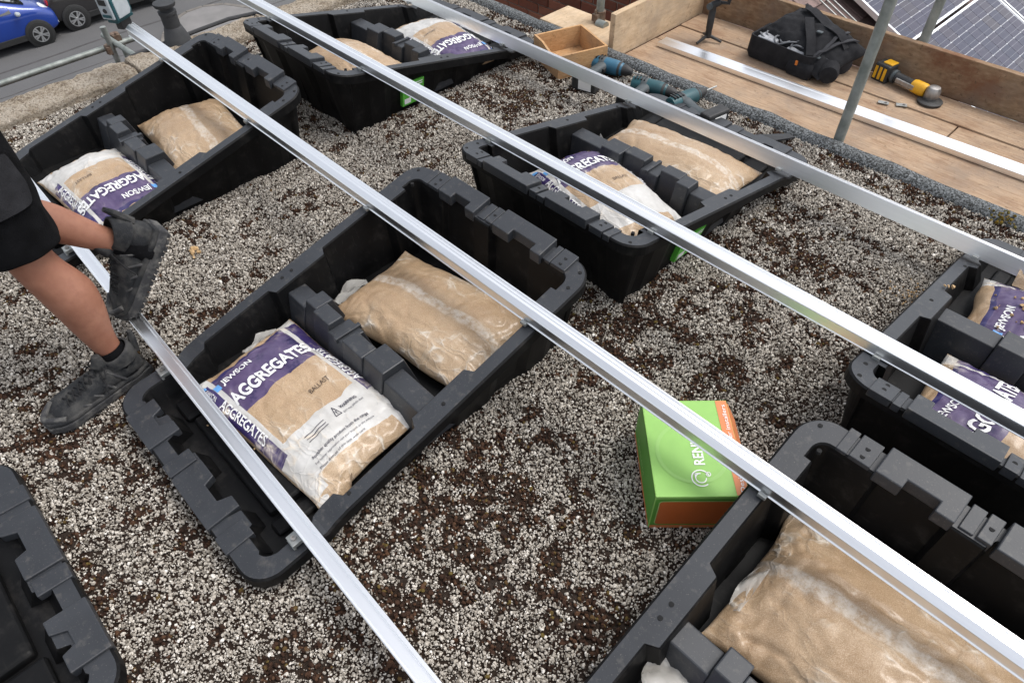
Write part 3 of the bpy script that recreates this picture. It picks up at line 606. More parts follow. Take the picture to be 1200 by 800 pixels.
def bag(label, loc, rz, printed, seed, a=0.325, b=0.20, H=0.145, tilt=(0, 0), full=True, wr=1.0):
    B = Bag(a, b, H, seed, wr)
    t = thing('ballast_bag', label, 'bag', loc, 0, 'bags of ballast in the tubs', rot=(tilt[0], tilt[1], rz))
    mk('sack', B.mesh('sack'), 'bag_printed' if printed else 'bag_plain', t, True, angle=180)
    if printed:
        B.drape(t, 'AGGREGATES', -.34, -.72, 0.054, 0.30, 'V+', bold=0.03)
        B.drape(t, 'JEWSON', -.66, -.62, 0.026, 0.115, 'V+', bold=0.02)
        B.drape(t, 'BALLAST', .12, .12, 0.017, 0.075, 'V+', 'print_brown', 0.0)
        B.drape(t, 'AGGREGATES', -.52, -.905, 0.030, 0.22, 'U+', bold=0.02)
        B.drape(t, 'JEWSON', -.78, -.885, 0.014, 0.06, 'U+', bold=0.0)
        B.drape(t, 'AGGREGATES', .30, .905, 0.030, 0.22, 'U-', bold=0.02)
        B.patch(t, [(-.86, -.90, -.81, -.80), (-.73, -.76, -.64, -.66)], 'print_blue', 'logo_panel')
        if full:
            B.drape(t, 'WARNING', .45, .22, 0.011, 0.065, 'V+', 'print_dark', 0.02)
            B.drape(t, 'Do not inhale dust', .51, .22, 0.008, 0.075, 'V+', 'print_dark', 0.0)
            B.drape(t, 'Another quality product from the range', .66, -.60, 0.010, 0.215, 'V+', 'print_dark', 0.01)
            B.drape(t, 'For further information visit your branch or the website', .72, -.62, 0.007, 0.225, 'V+', 'print_dark', 0.0)
            B.drape(t, 'Please dispose of this sack with care', .775, -.62, 0.007, 0.175, 'V+', 'print_dark', 0.0)
            for k in range(3): B.patch(t, [(.44+.035*k, -.45, .447+.035*k, -.08)], 'print_dark', 'printed_line')
            tri = [(.50, .08), (.50, .18), (.39, .13)]
            for p, q in zip(tri, tri[1:]+tri[:1]):
                mb = MB(); pts = [B.S(p[0]+(q[0]-p[0])*i/6, p[1]+(q[1]-p[1])*i/6, 0.0012) for i in range(7)]; mb.tube(pts, 0.0013, 4); mb.build('warning_triangle', 'print_dark', t)
            B.patch(t, [(.445, .123, .475, .137), (.482, .123, .49, .137)], 'print_dark', 'warning_mark')
    else:
        pass
    return t, B
def flap(parent, B, corner, size, drop=0.02, seed=0, mat='clear_film'):
    # loose clear film standing off one corner of a sack
    U, V = corner; n = 9; vs = []; fs = []
    for j in range(n+1):
        for i in range(n+1):
            q = i/n; r = j/n; w = (r-0.5)*2
            if abs(U) > abs(V): base = B.S(U*.93, V+w*0.30, 0.004); d = Vector((math.copysign(1, U), 0.25*w, -0.15))
            else: base = B.S(U+w*0.25, V*.93, 0.004); d = Vector((0.25*w, math.copysign(1, V), -0.15))
            p = base+d*size*q*(1-0.45*w*w)+Vector((0, 0, 0.018*math.sin(q*5+w*4+seed)*q+0.012*mn.noise(Vector((q*4, w*4, seed)))-drop*q))
            vs.append(p)
    for j in range(n):
        for i in range(n): fs.append((j*(n+1)+i, j*(n+1)+i+1, (j+1)*(n+1)+i+1, (j+1)*(n+1)+i))
    return MB().add(vs, fs).build('film_flap', mat, parent, True, angle=180)
FZ = 0.030
t, B = bag('printed sack of ballast with crisp lettering beside the empty low end of its tub', (0.015, -0.880, FZ), R(6), True, 2.0, tilt=(R(2), 0), a=0.335, b=0.205, H=0.118)
flap(t, B, (-.98, .35), 0.05, seed=2)
flap(t, B, (.98, -.7), 0.05, seed=5, mat='bag_plain')
t, B = bag('plain sand sack with a whitish seam and clear film corner in the middle tub', (0.02, -0.345, FZ), R(8), False, 4.5, a=0.33, b=0.21, H=0.118)
flap(t, B, (-.98, -.45), 0.085, seed=1)
t, B = bag('printed ballast sack lying upside down beside the worker\'s legs', (-1.575, -0.850, FZ), PI+R(3), True, 7.3, full=False, b=0.185, a=0.295, H=0.135)
t, B = bag('plain tan sand sack in the tub next to the black vent pipe', (-1.65, -0.375, FZ+.01), R(-8), False, 9.1, a=0.315, b=0.205, H=0.13)
t, B = bag('large plain sand sack, creased film over brown sand, next to the green carton', (1.70, -0.335, FZ), R(2), False, 12.4, a=0.41, b=0.225, H=0.165, wr=1.6)
flap(t, B, (-.98, -.3), 0.04, seed=4)
t, B = bag('ballast sack mostly hidden behind the divider below the big creased sand sack', (1.62, -0.89, FZ), R(-4), True, 14.2, full=False)
flap(t, B, (-.98, .75), 0.09, seed=7, drop=-0.02)
t, B = bag('printed ballast sack with white end in the tub behind the wooden box', (-1.58, 1.045, FZ), PI+R(-6), True, 16.7, full=False, a=0.33, b=0.185, H=0.125)
t, B = bag('plain tan sand sack under the rail in the tub by the coping lichen', (-1.66, 0.50, FZ+.02), R(5), False, 18.8, a=0.30, b=0.19, H=0.16)
t, B = bag('printed ballast sack with white gusset under the rail beside the green sticker tub rim', (0.01, 0.555, FZ+.01), R(-14), True, 21.3, full=False, a=0.31, b=0.20, H=0.165)
t, B = bag('plain pale sand sack with a standing film tip, beside the cordless drill', (0.035, 1.005, FZ), R(3), False, 23.9, a=0.335, b=0.185, H=0.125)
mb = MB(); p0 = B.S(-.9, -.6); mb.add([p0+Vector((-.02, -.04, -.03)), p0+Vector((.05, -.02, -.01)), p0+Vector((-.015, -.02, .055)), p0+Vector((.0, -.015, -.02))], [(0, 1, 2), (1, 3, 2), (3, 0, 2)]); mb.build('film_flap', 'clear_film', t)
t, B = bag('printed ballast sack rolled against the high wall of the torn sack\'s tub', (1.66, 0.50, FZ+.01), R(-2), True, 26.4, full=False, a=0.325, b=0.205, H=0.15)
t, B = bag('torn printed ballast sack scattered with loose orange sand', (1.63, 1.035, FZ), R(5), True, 29.6, full=False, a=0.33, b=0.19, H=0.125)
flap(t, B, (-.5, .96), 0.07, seed=9, drop=-0.06, mat='bag_plain'); flap(t, B, (.2, .96), 0.08, seed=3, drop=-0.07, mat='bag_plain')
Btorn, ttorn = B, t

# ================================================================ ALUMINIUM RAILS
P_slope = [(-.0245, 0), (.0225, 0), (.0225, .044), (.0215, .0500), (.0170, .0500), (.0160, .0450), (.0065, .0440), (.0060, .0468), (.0040, .0468), (.0035, .0452), (-.0060, .0447), (-.0215, .0350), (-.0235, .0330), (-.0230, .0310), (-.0215, .0300), (-.0215, .0030), (-.0245, .0025)]
P_plain = [(-.0225, 0), (.0225, 0), (.0225, .0475), (.0215, .0500), (.0130, .0500), (.0115, .0470), (.0105, .0370), (-.0165, .0370), (-.0175, .0440), (-.0185, .0460), (-.0215, .0460), (-.0225, .0440), (-.0215, .0430), (-.0215, .004), (-.0240, .0030)]
def rail(label, prof, x0, x1, y, z, tilt, flip=False, crossings=(), clips=(), yaw=0.0):
    L = x1-x0; t = thing('mounting_rail', label, 'rail', (x0, y, z), 0, 'aluminium rails laid across the tubs', rot=(tilt, 0, yaw))
    pf = [(-u, v) for u, v in prof][::-1] if flip else prof
    rg = [[(q, u, v) for u, v in pf] for q in (0.0, L*.25, L*.5, L*.75, L)]
    MB().loft(rg).build('extrusion', 'aluminium', t, bevel=0.0007, seg=1)
    for cx in crossings:
        b = MB(); b.box(cx-x0-.019, cx-x0+.019, -.052, -.022, .001, .016); b.box(cx-x0-.019, cx-x0+.019, -.054, -.046, -.006, .001)
        c = b.build('clamp', 'galvanised', t, bevel=0.0015)
        MB().lathe([(0.0075, .016), (0.0075, .022), (0.004, .022), (0.004, .0185)], 12, Matrix.Translation((cx-x0, -.036, 0))).build('bolt', 'cast_metal', c)
    for cx in clips:
        MB().box(cx-x0-.011, cx-x0+.011, -.036, -.0245, -.004, .008).build('end_clip', 'galvanised', t, bevel=0.0015)
    return t
SL = math.atan(0.219)
E1 = [tx+s_*0.405 for tx in (-1.67, 0.0, 1.635) for s_ in (-1, 1)]; E2 = [tx+s_*0.405 for tx in (-1.662, 0.019, 1.626) for s_ in (-1, 1)]
def zrail(yrow, y, row): t = (-y) if row == 1 else (y-ROW2); return zr(t)+0.003
y1 = -1.072; rail('aluminium rail over the low tub ends, passing under the worker\'s feet', P_plain, -2.44, 4.2, y1, 0.0935, R(5), False, E1, (), -R(0.8))
y2 = -0.256; rail('aluminium rail with the teal laser device at its end', [(u, v*1.12) for u, v in P_slope], -2.46, 4.2, y2, zrail(0, y2, 1)+.002, R(1), False, (), E1)
y3 = 0.330; rail('aluminium rail over the high ends of the green sticker tubs', P_slope, -2.50, 4.2, y3, zrail(0, y3, 2), -SL, False, (), E2)
y4 = 1.222; rail('aluminium rail showing its tall flat side, beside the wooden box', [(u, v*1.2) for u, v in P_plain], -2.50, 4.2, y4, 0.118, -R(18), True, (), E2)

# ================================================================ GREEN CARTON
cx_, cy_ = 1.0, -0.205
car = thing('carton', 'green and orange printed carton with a white emblem, standing on the gravel', 'carton', (0.995, -0.2095, 0.004), R(45.5))
bw, bl, bh = 0.124, 0.158, 0.170   # half width (local x), half length (local y), height
b = MB(); b.box(-bw, bw, -bl, bl, 0, bh); b.build('box_body', 'box_green', car, bevel=0.0025)
def decal(parent, name, mat, pts): return MB().add(pts, [tuple(range(len(pts)))]).build(name, mat, parent)
e = 0.0012
decal(car, 'orange_strip', 'box_orange', [(bw-.034, -bl+.003, bh+e), (bw-.002, -bl+.003, bh+e), (bw-.002, bl-.003, bh+e), (bw-.034, bl-.003, bh+e)])
decal(car, 'green_side', 'box_dark_green', [(-bw-e, -bl+.003, .018), (-bw-e, bl-.003, .018), (-bw-e, bl-.003, bh-.003), (-bw-e, -bl+.003, bh-.003)])
decal(car, 'orange_foot', 'box_orange', [(-bw-e, -bl+.003, .0), (-bw-e, bl-.003, .0), (-bw-e, bl-.003, .018), (-bw-e, -bl+.003, .018)])
decal(car, 'green_front', 'box_dark_green', [(-bw+.003, -bl-e, .016), (bw-.003, -bl-e, .016), (bw-.003, -bl-e, bh-.012), (-bw+.003, -bl-e, bh-.012)])
decal(car, 'orange_foot', 'box_orange', [(-bw+.003, -bl-e, 0), (bw-.003, -bl-e, 0), (bw-.003, -bl-e, .016), (-bw+.003, -bl-e, .016)])
def rrect(x0, x1, z0, z1, r, n=5):
    p = []
    for cx, cz, a0 in ((x1-r, z1-r, 0), (x0+r, z1-r, 90), (x0+r, z0+r, 180), (x1-r, z0+r, 270)):
        for k in range(n+1): a = R(a0+90*k/n); p.append((cx+r*math.cos(a), cz+r*math.sin(a)))
    return p
decal(car, 'panel_border', 'print_pale_green', [(x, -bl-e*2, z) for x, z in rrect(-bw+.012, bw-.012, .024, bh-.018, .012)])
decal(car, 'orange_panel', 'box_deep_orange', [(x, -bl-e*3, z) for x, z in rrect(-bw+.0145, bw-.0145, .0265, bh-.0205, .010)])
decal(car, 'orange_side', 'box_orange', [(bw+e, -bl+.003, .002), (bw+e, bl-.003, .002), (bw+e, bl-.003, bh-.003), (bw+e, -bl+.003, bh-.003)])
b = MB(); b.add([(bw, bl-.01, bh-.004), (bw, -bl*.1, bh-.004), (bw+.035, -bl*.02, bh-.075), (bw+.035, bl-.02, bh-.075)], [(0, 1, 2, 3)]); fl = b.build('flap', 'box_orange', car); sm_ = fl.modifiers.new('s', 'SOLIDIFY'); sm_.thickness = 0.003
def flat_text(parent, s, org, xd, yd, cap, length, mat, bold=0.0, off=0.0):
    me = text_mesh(s, bold); wd = me['w']; n = Vector(xd).cross(Vector(yd)).normalized()
    for v in me.vertices: v.co = Vector(org)+Vector(xd)*v.co.x*length/wd+Vector(yd)*v.co.y*cap+n*off
    me.name = 'lettering'; return mk('lettering', me, mat, parent)
zt = bh+e*1.6
flat_text(car, 'RENUSOL', (.022, -.062, zt), (0, 1, 0), (-1, 0, 0), 0.029, 0.155, 'print_white', 0.02)
flat_text(car, 'Designed for faster installers', (bw-.010, -bl+.012, zt+e), (0, 1, 0), (-1, 0, 0), 0.012, 0.285, 'print_white', 0.0)
flat_text(car, 'Renusol', (-bw-e*2, bl-.06, .05), (0, -1, 0), (0, 0, 1), 0.018, 0.12, 'print_pale_green')
def ring2d(parent, name, mat, c, r, wdt, z, a0=0, a1=360, n=36, close=True):
    vs = []; fs = []
    for k in range(n+1):
        a = R(a0+(a1-a0)*k/n); vs += [(c[0]+r*math.cos(a), c[1]+r*math.sin(a), z), (c[0]+(r-wdt)*math.cos(a), c[1]+(r-wdt)*math.sin(a), z)]
    for k in range(n): fs.append((2*k, 2*k+1, 2*k+3, 2*k+2))
    return MB().add(vs, fs).build(name, mat, parent)
lc = (.004, -.103); ring2d(car, 'emblem_ring', 'print_white', lc, .026, .0035, zt, 20, 310); ring2d(car, 'emblem_ring', 'print_white', lc, .0155, .003, zt, 90, 360); 
ring2d(car, 'emblem_leaf', 'print_white', (lc[0]+.022, lc[1]+.012), .007, .0022, zt)
MB().box(lc[0]-.0155, lc[0]-.0125, lc[1], lc[1]+.016, zt-.001, zt+.0003).build('emblem_stroke', 'print_white', car); MB().box(lc[0]-.0155, lc[0]+.001, lc[1]+.0125, lc[1]+.0155, zt-.001, zt+.0003).build('emblem_stroke', 'print_white', car)
ring2d(car, 'faint_circle', 'box_green_faint', (-.006, -.02), .10, .010, bh+e*0.8, 100, 340)

# ================================================================ PERSON stepping over the rail
per = thing('person', 'person in black shorts and dusty black trainers stepping over a rail', 'person', (-0.70, -1.20, 0.0))
PO = Vector((0.70, 1.20, 0.0))
def loc(p): return tuple(Vector(p)+PO)
def skinned(name, chains, mat, parent, root, sub=2):
    vs = []; es = []; rad = []; idx = {}
    def vid(p, r):
        k = tuple(round(c, 4) for c in p)
        if k not in idx: idx[k] = len(vs); vs.append(loc(p)); rad.append(r if isinstance(r, tuple) else (r, r))
        return idx[k]
    for ch in chains:
        ids = [vid(p, r) for p, r in ch]
        es += list(zip(ids, ids[1:]))
    me = bpy.data.meshes.new(name); me.from_pydata(vs, es, []); me.materials.append(M[mat])
    o = bpy.data.objects.new(name, me); col.objects.link(o); o.parent = parent
    s = o.modifiers.new('skin', 'SKIN'); s.use_smooth_shade = True; s.branch_smoothing = 0.6
    ly = me.skin_vertices[0]
    for i, r in enumerate(rad): ly.data[i].radius = r; ly.data[i].use_root = False
    ly.data[idx[tuple(round(c, 4) for c in root)]].use_root = True
    q = o.modifiers.new('sub', 'SUBSURF'); q.levels = sub; q.render_levels = sub
    return o
pel = (-.81, -1.27, .95); hl = (-.715, -1.265, .89); hr = (-.895, -1.265, .89)
kl = (-.655, -1.262, .50); al = (-.578, -1.222, .105); kr = (-.805, -1.300, .625); ar = (-.720, -1.000, .366)
def mixp(a, b, t, off=(0, 0, 0)): return tuple(a[i]+(b[i]-a[i])*t+off[i] for i in range(3))
chest = (-.82, -1.49, 1.18); neck = (-.83, -1.66, 1.35); head = (-.83, -1.78, 1.42)
shl = (-.63, -1.62, 1.30); shr = (-1.02, -1.61, 1.30); ell = (-.58, -1.74, 1.03); elr = (-1.07, -1.70, 1.02); wl = (-.63, -1.90, .84); wr_ = (-1.03, -1.86, .82)
chains = [
 [(pel, (.13, .10)), (mixp(pel, chest, .5), (.125, .095)), (chest, (.145, .10)), (mixp(chest, neck, .75), (.10, .075)), (neck, .055), (mixp(neck, head, .55), .062), (head, (.078, .092)), (mixp(head, (-.83, -1.84, 1.50), .9), (.062, .072))],
 [(pel, (.13, .10)), (hl, .092), (mixp(hl, kl, .5), .082), (mixp(hl, kl, .82), .068), (kl, .068), (mixp(kl, al, .16, (0, .006, 0)), .069), (mixp(kl, al, .34, (0, .024, 0)), .083), (mixp(kl, al, .52, (0, .018, 0)), .074), (mixp(kl, al, .72, (0, .004, 0)), .054), (mixp(kl, al, .90), .041), (al, .044), (mixp(al, (-.56, -1.30, .05), .6), .040)],
 [(pel, (.13, .10)), (hr, .092), (mixp(hr, kr, .5), .082), (mixp(hr, kr, .82), .068), (kr, .064), (mixp(kr, ar, .16, (0, .004, -.004)), .060), (mixp(kr, ar, .36, (0, .010, .016)), .070), (mixp(kr, ar, .56, (0, .006, .010)), .060), (mixp(kr, ar, .76), .046), (mixp(kr, ar, .92), .041), (ar, .044), (mixp(ar, (-.718, -1.035, .25), .6), .040)],
]
for sh, el, wr, sg in ((shl, ell, wl, 1), (shr, elr, wr_, -1)):
    pa = mixp(wr, el, -.22)
    chains.append([(mixp(chest, neck, .75), (.10, .075)), (sh, .056), (mixp(sh, el, .5), .046), (el, .038), (mixp(el, wr, .4), .037), (wr, .026), (pa, (.034, .016))])
    for f_ in range(5):
        o_ = (f_-2)*0.017; d = Vector(pa)-Vector(wr); d.normalize(); base = Vector(pa)+Vector((o_, 0, 0))+d*.03; ln = (.055, .075, .082, .075, .058)[f_]
        if f_ == (0 if sg > 0 else 4): base = Vector(wr)+d*.04+Vector((-sg*.035, 0, 0)); 
        chains.append([(pa, (.034, .016)), (tuple(base), .0095), (tuple(base+d*ln*.5+Vector((0, 0, -.008))), .0085), (tuple(base+d*ln*.85+Vector((0, .006, -.035))), .0075)])
body = skinned('body', chains, 'skin', per, pel)
# clothing: shorts, shirt
def cloth_tube(path, rads, n=28, seed=0, amp=0.010):
    rings = []; path = [Vector(loc(p)) for p in path]; up = Vector((1, 0, 0))
    for i, p in enumerate(path):
        d = (path[min(i+1, len(path)-1)]-path[max(i-1, 0)]).normalized(); a = (up-d*up.dot(d)).normalized(); b = d.cross(a); rx, ry = rads[i]
        ring = []
        for k in range(n):
            t = 2*PI*k/n; w = 1+amp/0.1*(mn.noise(Vector((math.cos(t)*2.2+seed, math.sin(t)*2.2, i*0.55)))+0.6*mn.noise(Vector((math.cos(t)*5+seed, math.sin(t)*5, i*1.1+3))))
            ring.append(p+a*math.cos(t)*rx*w+b*math.sin(t)*ry*w)
        rings.append(ring)
    return rings
def interp(pts, n):
    out = []
    for i in range(n):
        q = i/(n-1)*(len(pts)-1); k = min(int(q), len(pts)-2); f_ = q-k
        out.append(tuple(pts[k][j]+(pts[k+1][j]-pts[k][j])*f_ for j in range(len(pts[0]))))
    return out
sh = MB()
for h_, k_, sd_, q in ((hl, kl, 1.0, .92), (hr, kr, 5.0, .86)):
    pts = interp([mixp(pel, h_, .45, (0, 0, .02)), h_, mixp(h_, k_, .5), mixp(h_, k_, q)], 14); rd = interp([(.115, .125), (.118, .135), (.108, .122), (.098, .108)], 14)
    rg = cloth_tube(pts, rd, 30, sd_, .012); rin = [[Vector(p)*0.0+(c+(Vector(p)-c)*0.93) for p in r_] for r_, c in [(rg[-1], sum((Vector(p) for p in rg[-1]), Vector())/len(rg[-1]))]]
    c2 = sum((Vector(p) for p in rin[0]), Vector())/len(rin[0]); deep = [p+Vector((0, 0, .05)) for p in rin[0]]
    sh.loft(rg+rin+[deep], cap=True)
pts = interp([(pel[0], pel[1], .84), pel, mixp(pel, chest, .35)], 8); sh.loft(cloth_tube(pts, interp([(.17, .13), (.19, .145), (.165, .125)], 8), 30, 9, .008))
shorts = sh.build('shorts', 'black_cloth', per, True, sub=1, angle=180)
# pocket panel and hem band
pk = MB(); q = [atp for atp in cloth_tube(interp([mixp(hl, kl, .18), mixp(hl, kl, .55)], 6), interp([(.128, .142), (.116, .130)], 6), 30, 1.0, .010)]
vs = []; fs = []
for r_ in q: vs += [r_[k % 30] for k in range(-4, 7)]
for i in range(5):
    for k in range(10): fs.append((i*11+k, i*11+k+1, (i+1)*11+k+1, (i+1)*11+k))
pk.add(vs, fs); pk.build('pocket', 'grey_cloth', per, True, sub=1, angle=180)
st_ = MB(); pts = interp([mixp(pel, chest, .05), mixp(pel, chest, .5), chest, mixp(chest, neck, .6), mixp(chest, neck, .92)], 14); st_.loft(cloth_tube(pts, interp([(.195, .15), (.175, .135), (.195, .14), (.20, .115), (.075, .075)], 14), 30, 3, .008))
for s_, e_ in ((shl, ell), (shr, elr)): st_.loft(cloth_tube(interp([mixp(s_, chest, .25), s_, mixp(s_, e_, .55)], 8), interp([(.08, .085), (.082, .085), (.068, .07)], 8), 20, 4, .006))
st_.build('shirt', 'black_cloth', per, True, sub=1, angle=180)
hd = Vector(loc(head)); hm = MB(); hm.lathe([(0.02, .135), (.06, .125), (.088, .09), (.098, .04), (.094, -.01), (.07, -.03)], 24, Matrix.Translation(hd+Vector((0, .012, .012)))); hm.build('hair', 'hair', per, True, angle=180)
fm_ = MB(); fm_.tube([hd+Vector((0, -.085, .02)), hd+Vector((0, -.108, -.012)), hd+Vector((0, -.092, -.022))], [.006, .012, .009], 8); fm_.build('nose', 'skin', per, True)
for sx in (-1, 1):
    MB().lathe([(0.002, .011), (.009, .006), (.011, 0), (.009, -.006), (.002, -.011)], 10, Matrix.Translation(hd+Vector((sx*.03, -.084, .012)))).build('eye', 'print_dark', per, True)
    MB().lathe([(0.004, .03), (.012, .015), (.012, -.015), (.004, -.03)], 8, Matrix.Translation(hd+Vector((sx*.083, 0, 0)))).build('ear', 'skin', per, True)
MB().tube([hd+Vector((-.024, -.080, -.048)), hd+Vector((0, -.090, -.046)), hd+Vector((.024, -.080, -.048))], .005, 6).build('mouth', 'skin', per)
# shoes: lofted upper, chunky sole with lugs, laces, collar
def shoe(mat4, seed, hz=1.14):
    mat4 = mat4 @ Matrix.Diagonal((1.06, 1.22, hz, 1))
    # local: +X forward from heel, +Z up, ground z=0
    Ls = .318
    def hwid(s):   # half width, outer/inner symmetric
        return (0.030+0.012*min(1, s/.05)) if s < .05 else (.042-.004*math.sin((s-.05)/.08*PI) if s < .13 else (.042+.012*math.sin((s-.13)/.11*PI/2) if s < .24 else .054*math.sqrt(max(0.02, 1-((s-.24)/.082)**2))))
    def top(s):
        pts = [(0, .075), (.02, .105), (.05, .112), (.085, .104), (.115, .098), (.15, .086), (.19, .070), (.24, .057), (.285, .046), (.318, .030)]
        for (a, za), (b, zb) in zip(pts, pts[1:]):
            if s <= b: return za+(zb-za)*(s-a)/(b-a)
        return .03
    rings = []; n = 22
    for i in range(26):
        s = Ls*i/25; w_ = hwid(s); zt_ = top(s); r = []
        bend = -0.010*math.sin(max(0, s-.12)/.2*PI)
        for k in range(n):
            t = 2*PI*k/n; c, sn = math.cos(t), math.sin(t)
            yy = w_*math.copysign(abs(c)**0.75, c); zz = .022+(zt_-.022)*(0.5+0.5*math.copysign(abs(sn)**(0.85), sn))
            nar = 1-0.42*max(0, (zz-.05)/.07) if s < .2 else 1-0.3*max(0, (zz-.04)/.05)
            d_ = 0.0018*mn.noise(Vector((s*70+seed, yy*70, zz*70)))
            r.append(mat4 @ Vector((s, yy*nar+bend+d_, zz+d_)))
        rings.append(r)
    up = MB().loft(rings).build('shoe', 'shoe_upper', per, True, sub=1, angle=180)
    so = MB(); poly = []
    for i in range(27): s = -.006+(Ls+.014)*i/26; poly.append((s, hwid(max(0, min(Ls, s)))+.007))
    out = [(s, w_-0.010*math.sin(max(0, s-.12)/.2*PI)) for s, w_ in poly]+[(s, -w_-0.010*math.sin(max(0, s-.12)/.2*PI)) for s, w_ in poly[::-1]]
    so.prism(out, .006, .030, mat4); so.build('sole', 'shoe_sole', up, bevel=0.005)
    ins = [(.02+(s-.02)*1.0, w_*.9) for s, w_ in out]; so2 = MB(); so2.prism([(s*.985+.002, w_*.97) for s, w_ in out], .028, .042, mat4); so2.build('midsole', 'shoe_upper', up, bevel=0.006)
    lg = MB()
    for i in range(15):
        s = .004+i*.0205; w_ = hwid(min(Ls, s+.007)); bend = -0.010*math.sin(max(0, s-.12)/.2*PI)
        for a, b in ((-1.05, -.36), (-.22, .22), (.36, 1.05)): lg.box(s, s+.013, w_*a+bend, w_*b+bend, -.002, .010, mat4)
    lg.build('tread', 'shoe_sole', up)
    la = MB()
    for i in range(6):
        s = .120+i*.021; z = top(s)+.002; w_ = hwid(s)*.50
        for sg in (-1, 1): la.tube([mat4 @ Vector((s, -sg*w_-.004, z-.012)), mat4 @ Vector((s+.006, -sg*w_*.4-.004, z)), mat4 @ Vector((s+.016, sg*w_*.5-.004, z-.002)), mat4 @ Vector((s+.02, sg*w_-.004, z-.017))], .0026, 6)
    for sg in (-1, 1): la.tube([mat4 @ Vector((.118, 0, .100)), mat4 @ Vector((.112, sg*.03, .108)), mat4 @ Vector((.125, sg*.046, .090)), mat4 @ Vector((.132, sg*.03, .088)), mat4 @ Vector((.120, 0, .101)), mat4 @ Vector((.135, sg*.05, .078)), mat4 @ Vector((.145, sg*.062, .055))], .0024, 6)
    la.build('laces', 'lace', up, True)
    ov = MB()
    for sg in (-1, 1):
        for s0 in (.075, .115, .155, .195):
            pts = []
            for q in range(6):
                r_ = q/5; s_ = s0+.035*r_; w_ = hwid(s_)*(1.02 if r_ < .75 else .86-.2*(r_-.75)); pts.append(mat4 @ Vector((s_, sg*w_*(1-.22*r_)-0.010*math.sin(max(0, s_-.12)/.2*PI), .036+(top(s_)-.046)*r_)))
            ov.tube(pts, [.005, .0055, .005, .005, .004, .003], 6)
    tp = [mat4 @ Vector((.318-.05*abs(math.sin(a))**1.5, .046*math.sin(a)-.004, .040+.004*math.cos(a))) for a in [(-1.2+2.4*k/10) for k in range(11)]]; ov.tube(tp, .010, 8)
    ov.build('overlay', 'shoe_sole', up, True, sub=0, angle=60)
    co_ = MB(); 
    cr = []
    for j, (rr_, zz) in enumerate(((.050, .085), (.047, .108), (.043, .122), (.036, .120))):
        cr.append([mat4 @ Vector((.055+rr_*1.12*math.cos(2*PI*k/20), rr_*.86*math.sin(2*PI*k/20), zz-(.012*math.cos(2*PI*k/20) if j else 0))) for k in range(20)])
    co_.loft(cr, cap=False); co_.build('collar', 'shoe_upper', up, True, sub=1, angle=180)
    MB().tube([mat4 @ Vector((.10, 0, .085)), mat4 @ Vector((.112, 0, .112)), mat4 @ Vector((.106, 0, .138))], [.022, .024, .012], 10).build('tongue', 'shoe_upper', up, True)
    MB().tube([mat4 @ Vector((.004, 0, .08)), mat4 @ Vector((-.008, 0, .125)), mat4 @ Vector((-.012, 0, .150))], [.016, .012, .008], 8).build('heel_tab', 'shoe_upper', up, True)
    return up
fw = Vector((.13, -1, 0)).normalized(); sd_ = Vector((0, 0, 1)).cross(fw)
shoe(frame(Vector(loc((-.572, -1.160, .004))), fw, sd_, Vector((0, 0, 1))), 1.0)
fw = Vector((.03, -.70, -.71)).normalized(); upv = Vector((0, -.71, .70)); sd_ = upv.cross(fw).normalized(); upv = fw.cross(sd_)
shoe(frame(Vector(loc((-.718, -.874, .362))), fw, sd_, upv), 4.0, 1.38)
for a_, k_ in ((al, kl), (ar, kr)):
    s_ = MB(); s_.tube([loc(mixp(a_, k_, -.17)), loc(mixp(a_, k_, -.05)), loc(mixp(a_, k_, .05)), loc(mixp(a_, k_, .11))], [.050, .052, .048, .0455], 18, cap=False); s_.build('sock', 'black_cloth', per, True)

# ================================================================ SCAFFOLD DECK beyond the felt edge
deck = thing('scaffold_deck', 'bare timber deck boards of the scaffold beside the roof edge', 'scaffold deck', (0, 2.2, -0.05))
for y0, y1_, xx in ((1.800, 2.160, (-.94, 2.1, 4.3)), (2.172, 2.398, (-.94, .75, 4.3)), (2.404, 2.630, (-.94, 1.6, 4.3))):
    for xa, xb in zip(xx, xx[1:]):
        b = MB(); b.box(xa+.004, xb-.004, y0-2.2, y1_-2.2, -.038, 0.003*math.sin(y0*40)); b.build('board', 'board_wood', deck, bevel=0.003)
for xq in (-.5, .9, 2.3): MB().tube([(xq, -.5, -.066), (xq, .75, -.066)], .024, 12).build('transom', 'scaffold_steel', deck)
tb = MB(); tb.box(-.96, 4.3, 2.655, 2.693, -.06, .150); o = tb.build('toe_board', 'toe_wood', None, bevel=0.004); tag(o, 'long rough brown toe board along the outer edge of the scaffold deck', 'toe board')
tb = MB(); tb.box(-.985, -.950, 1.77, 2.654, -.06, .198); o = tb.build('toe_board', 'pale_ply', None, bevel=0.004); tag(o, 'pale end board closing the scaffold deck by the brick wall', 'toe board')
tb = MB(); tb.box(-1.56, -.99, 1.80, 2.06, -.04, -.002); o = tb.build('plank', 'pale_ply', None, bevel=0.004); tag(o, 'short pale plank lying under the pole coupler beside the brick wall', 'plank')
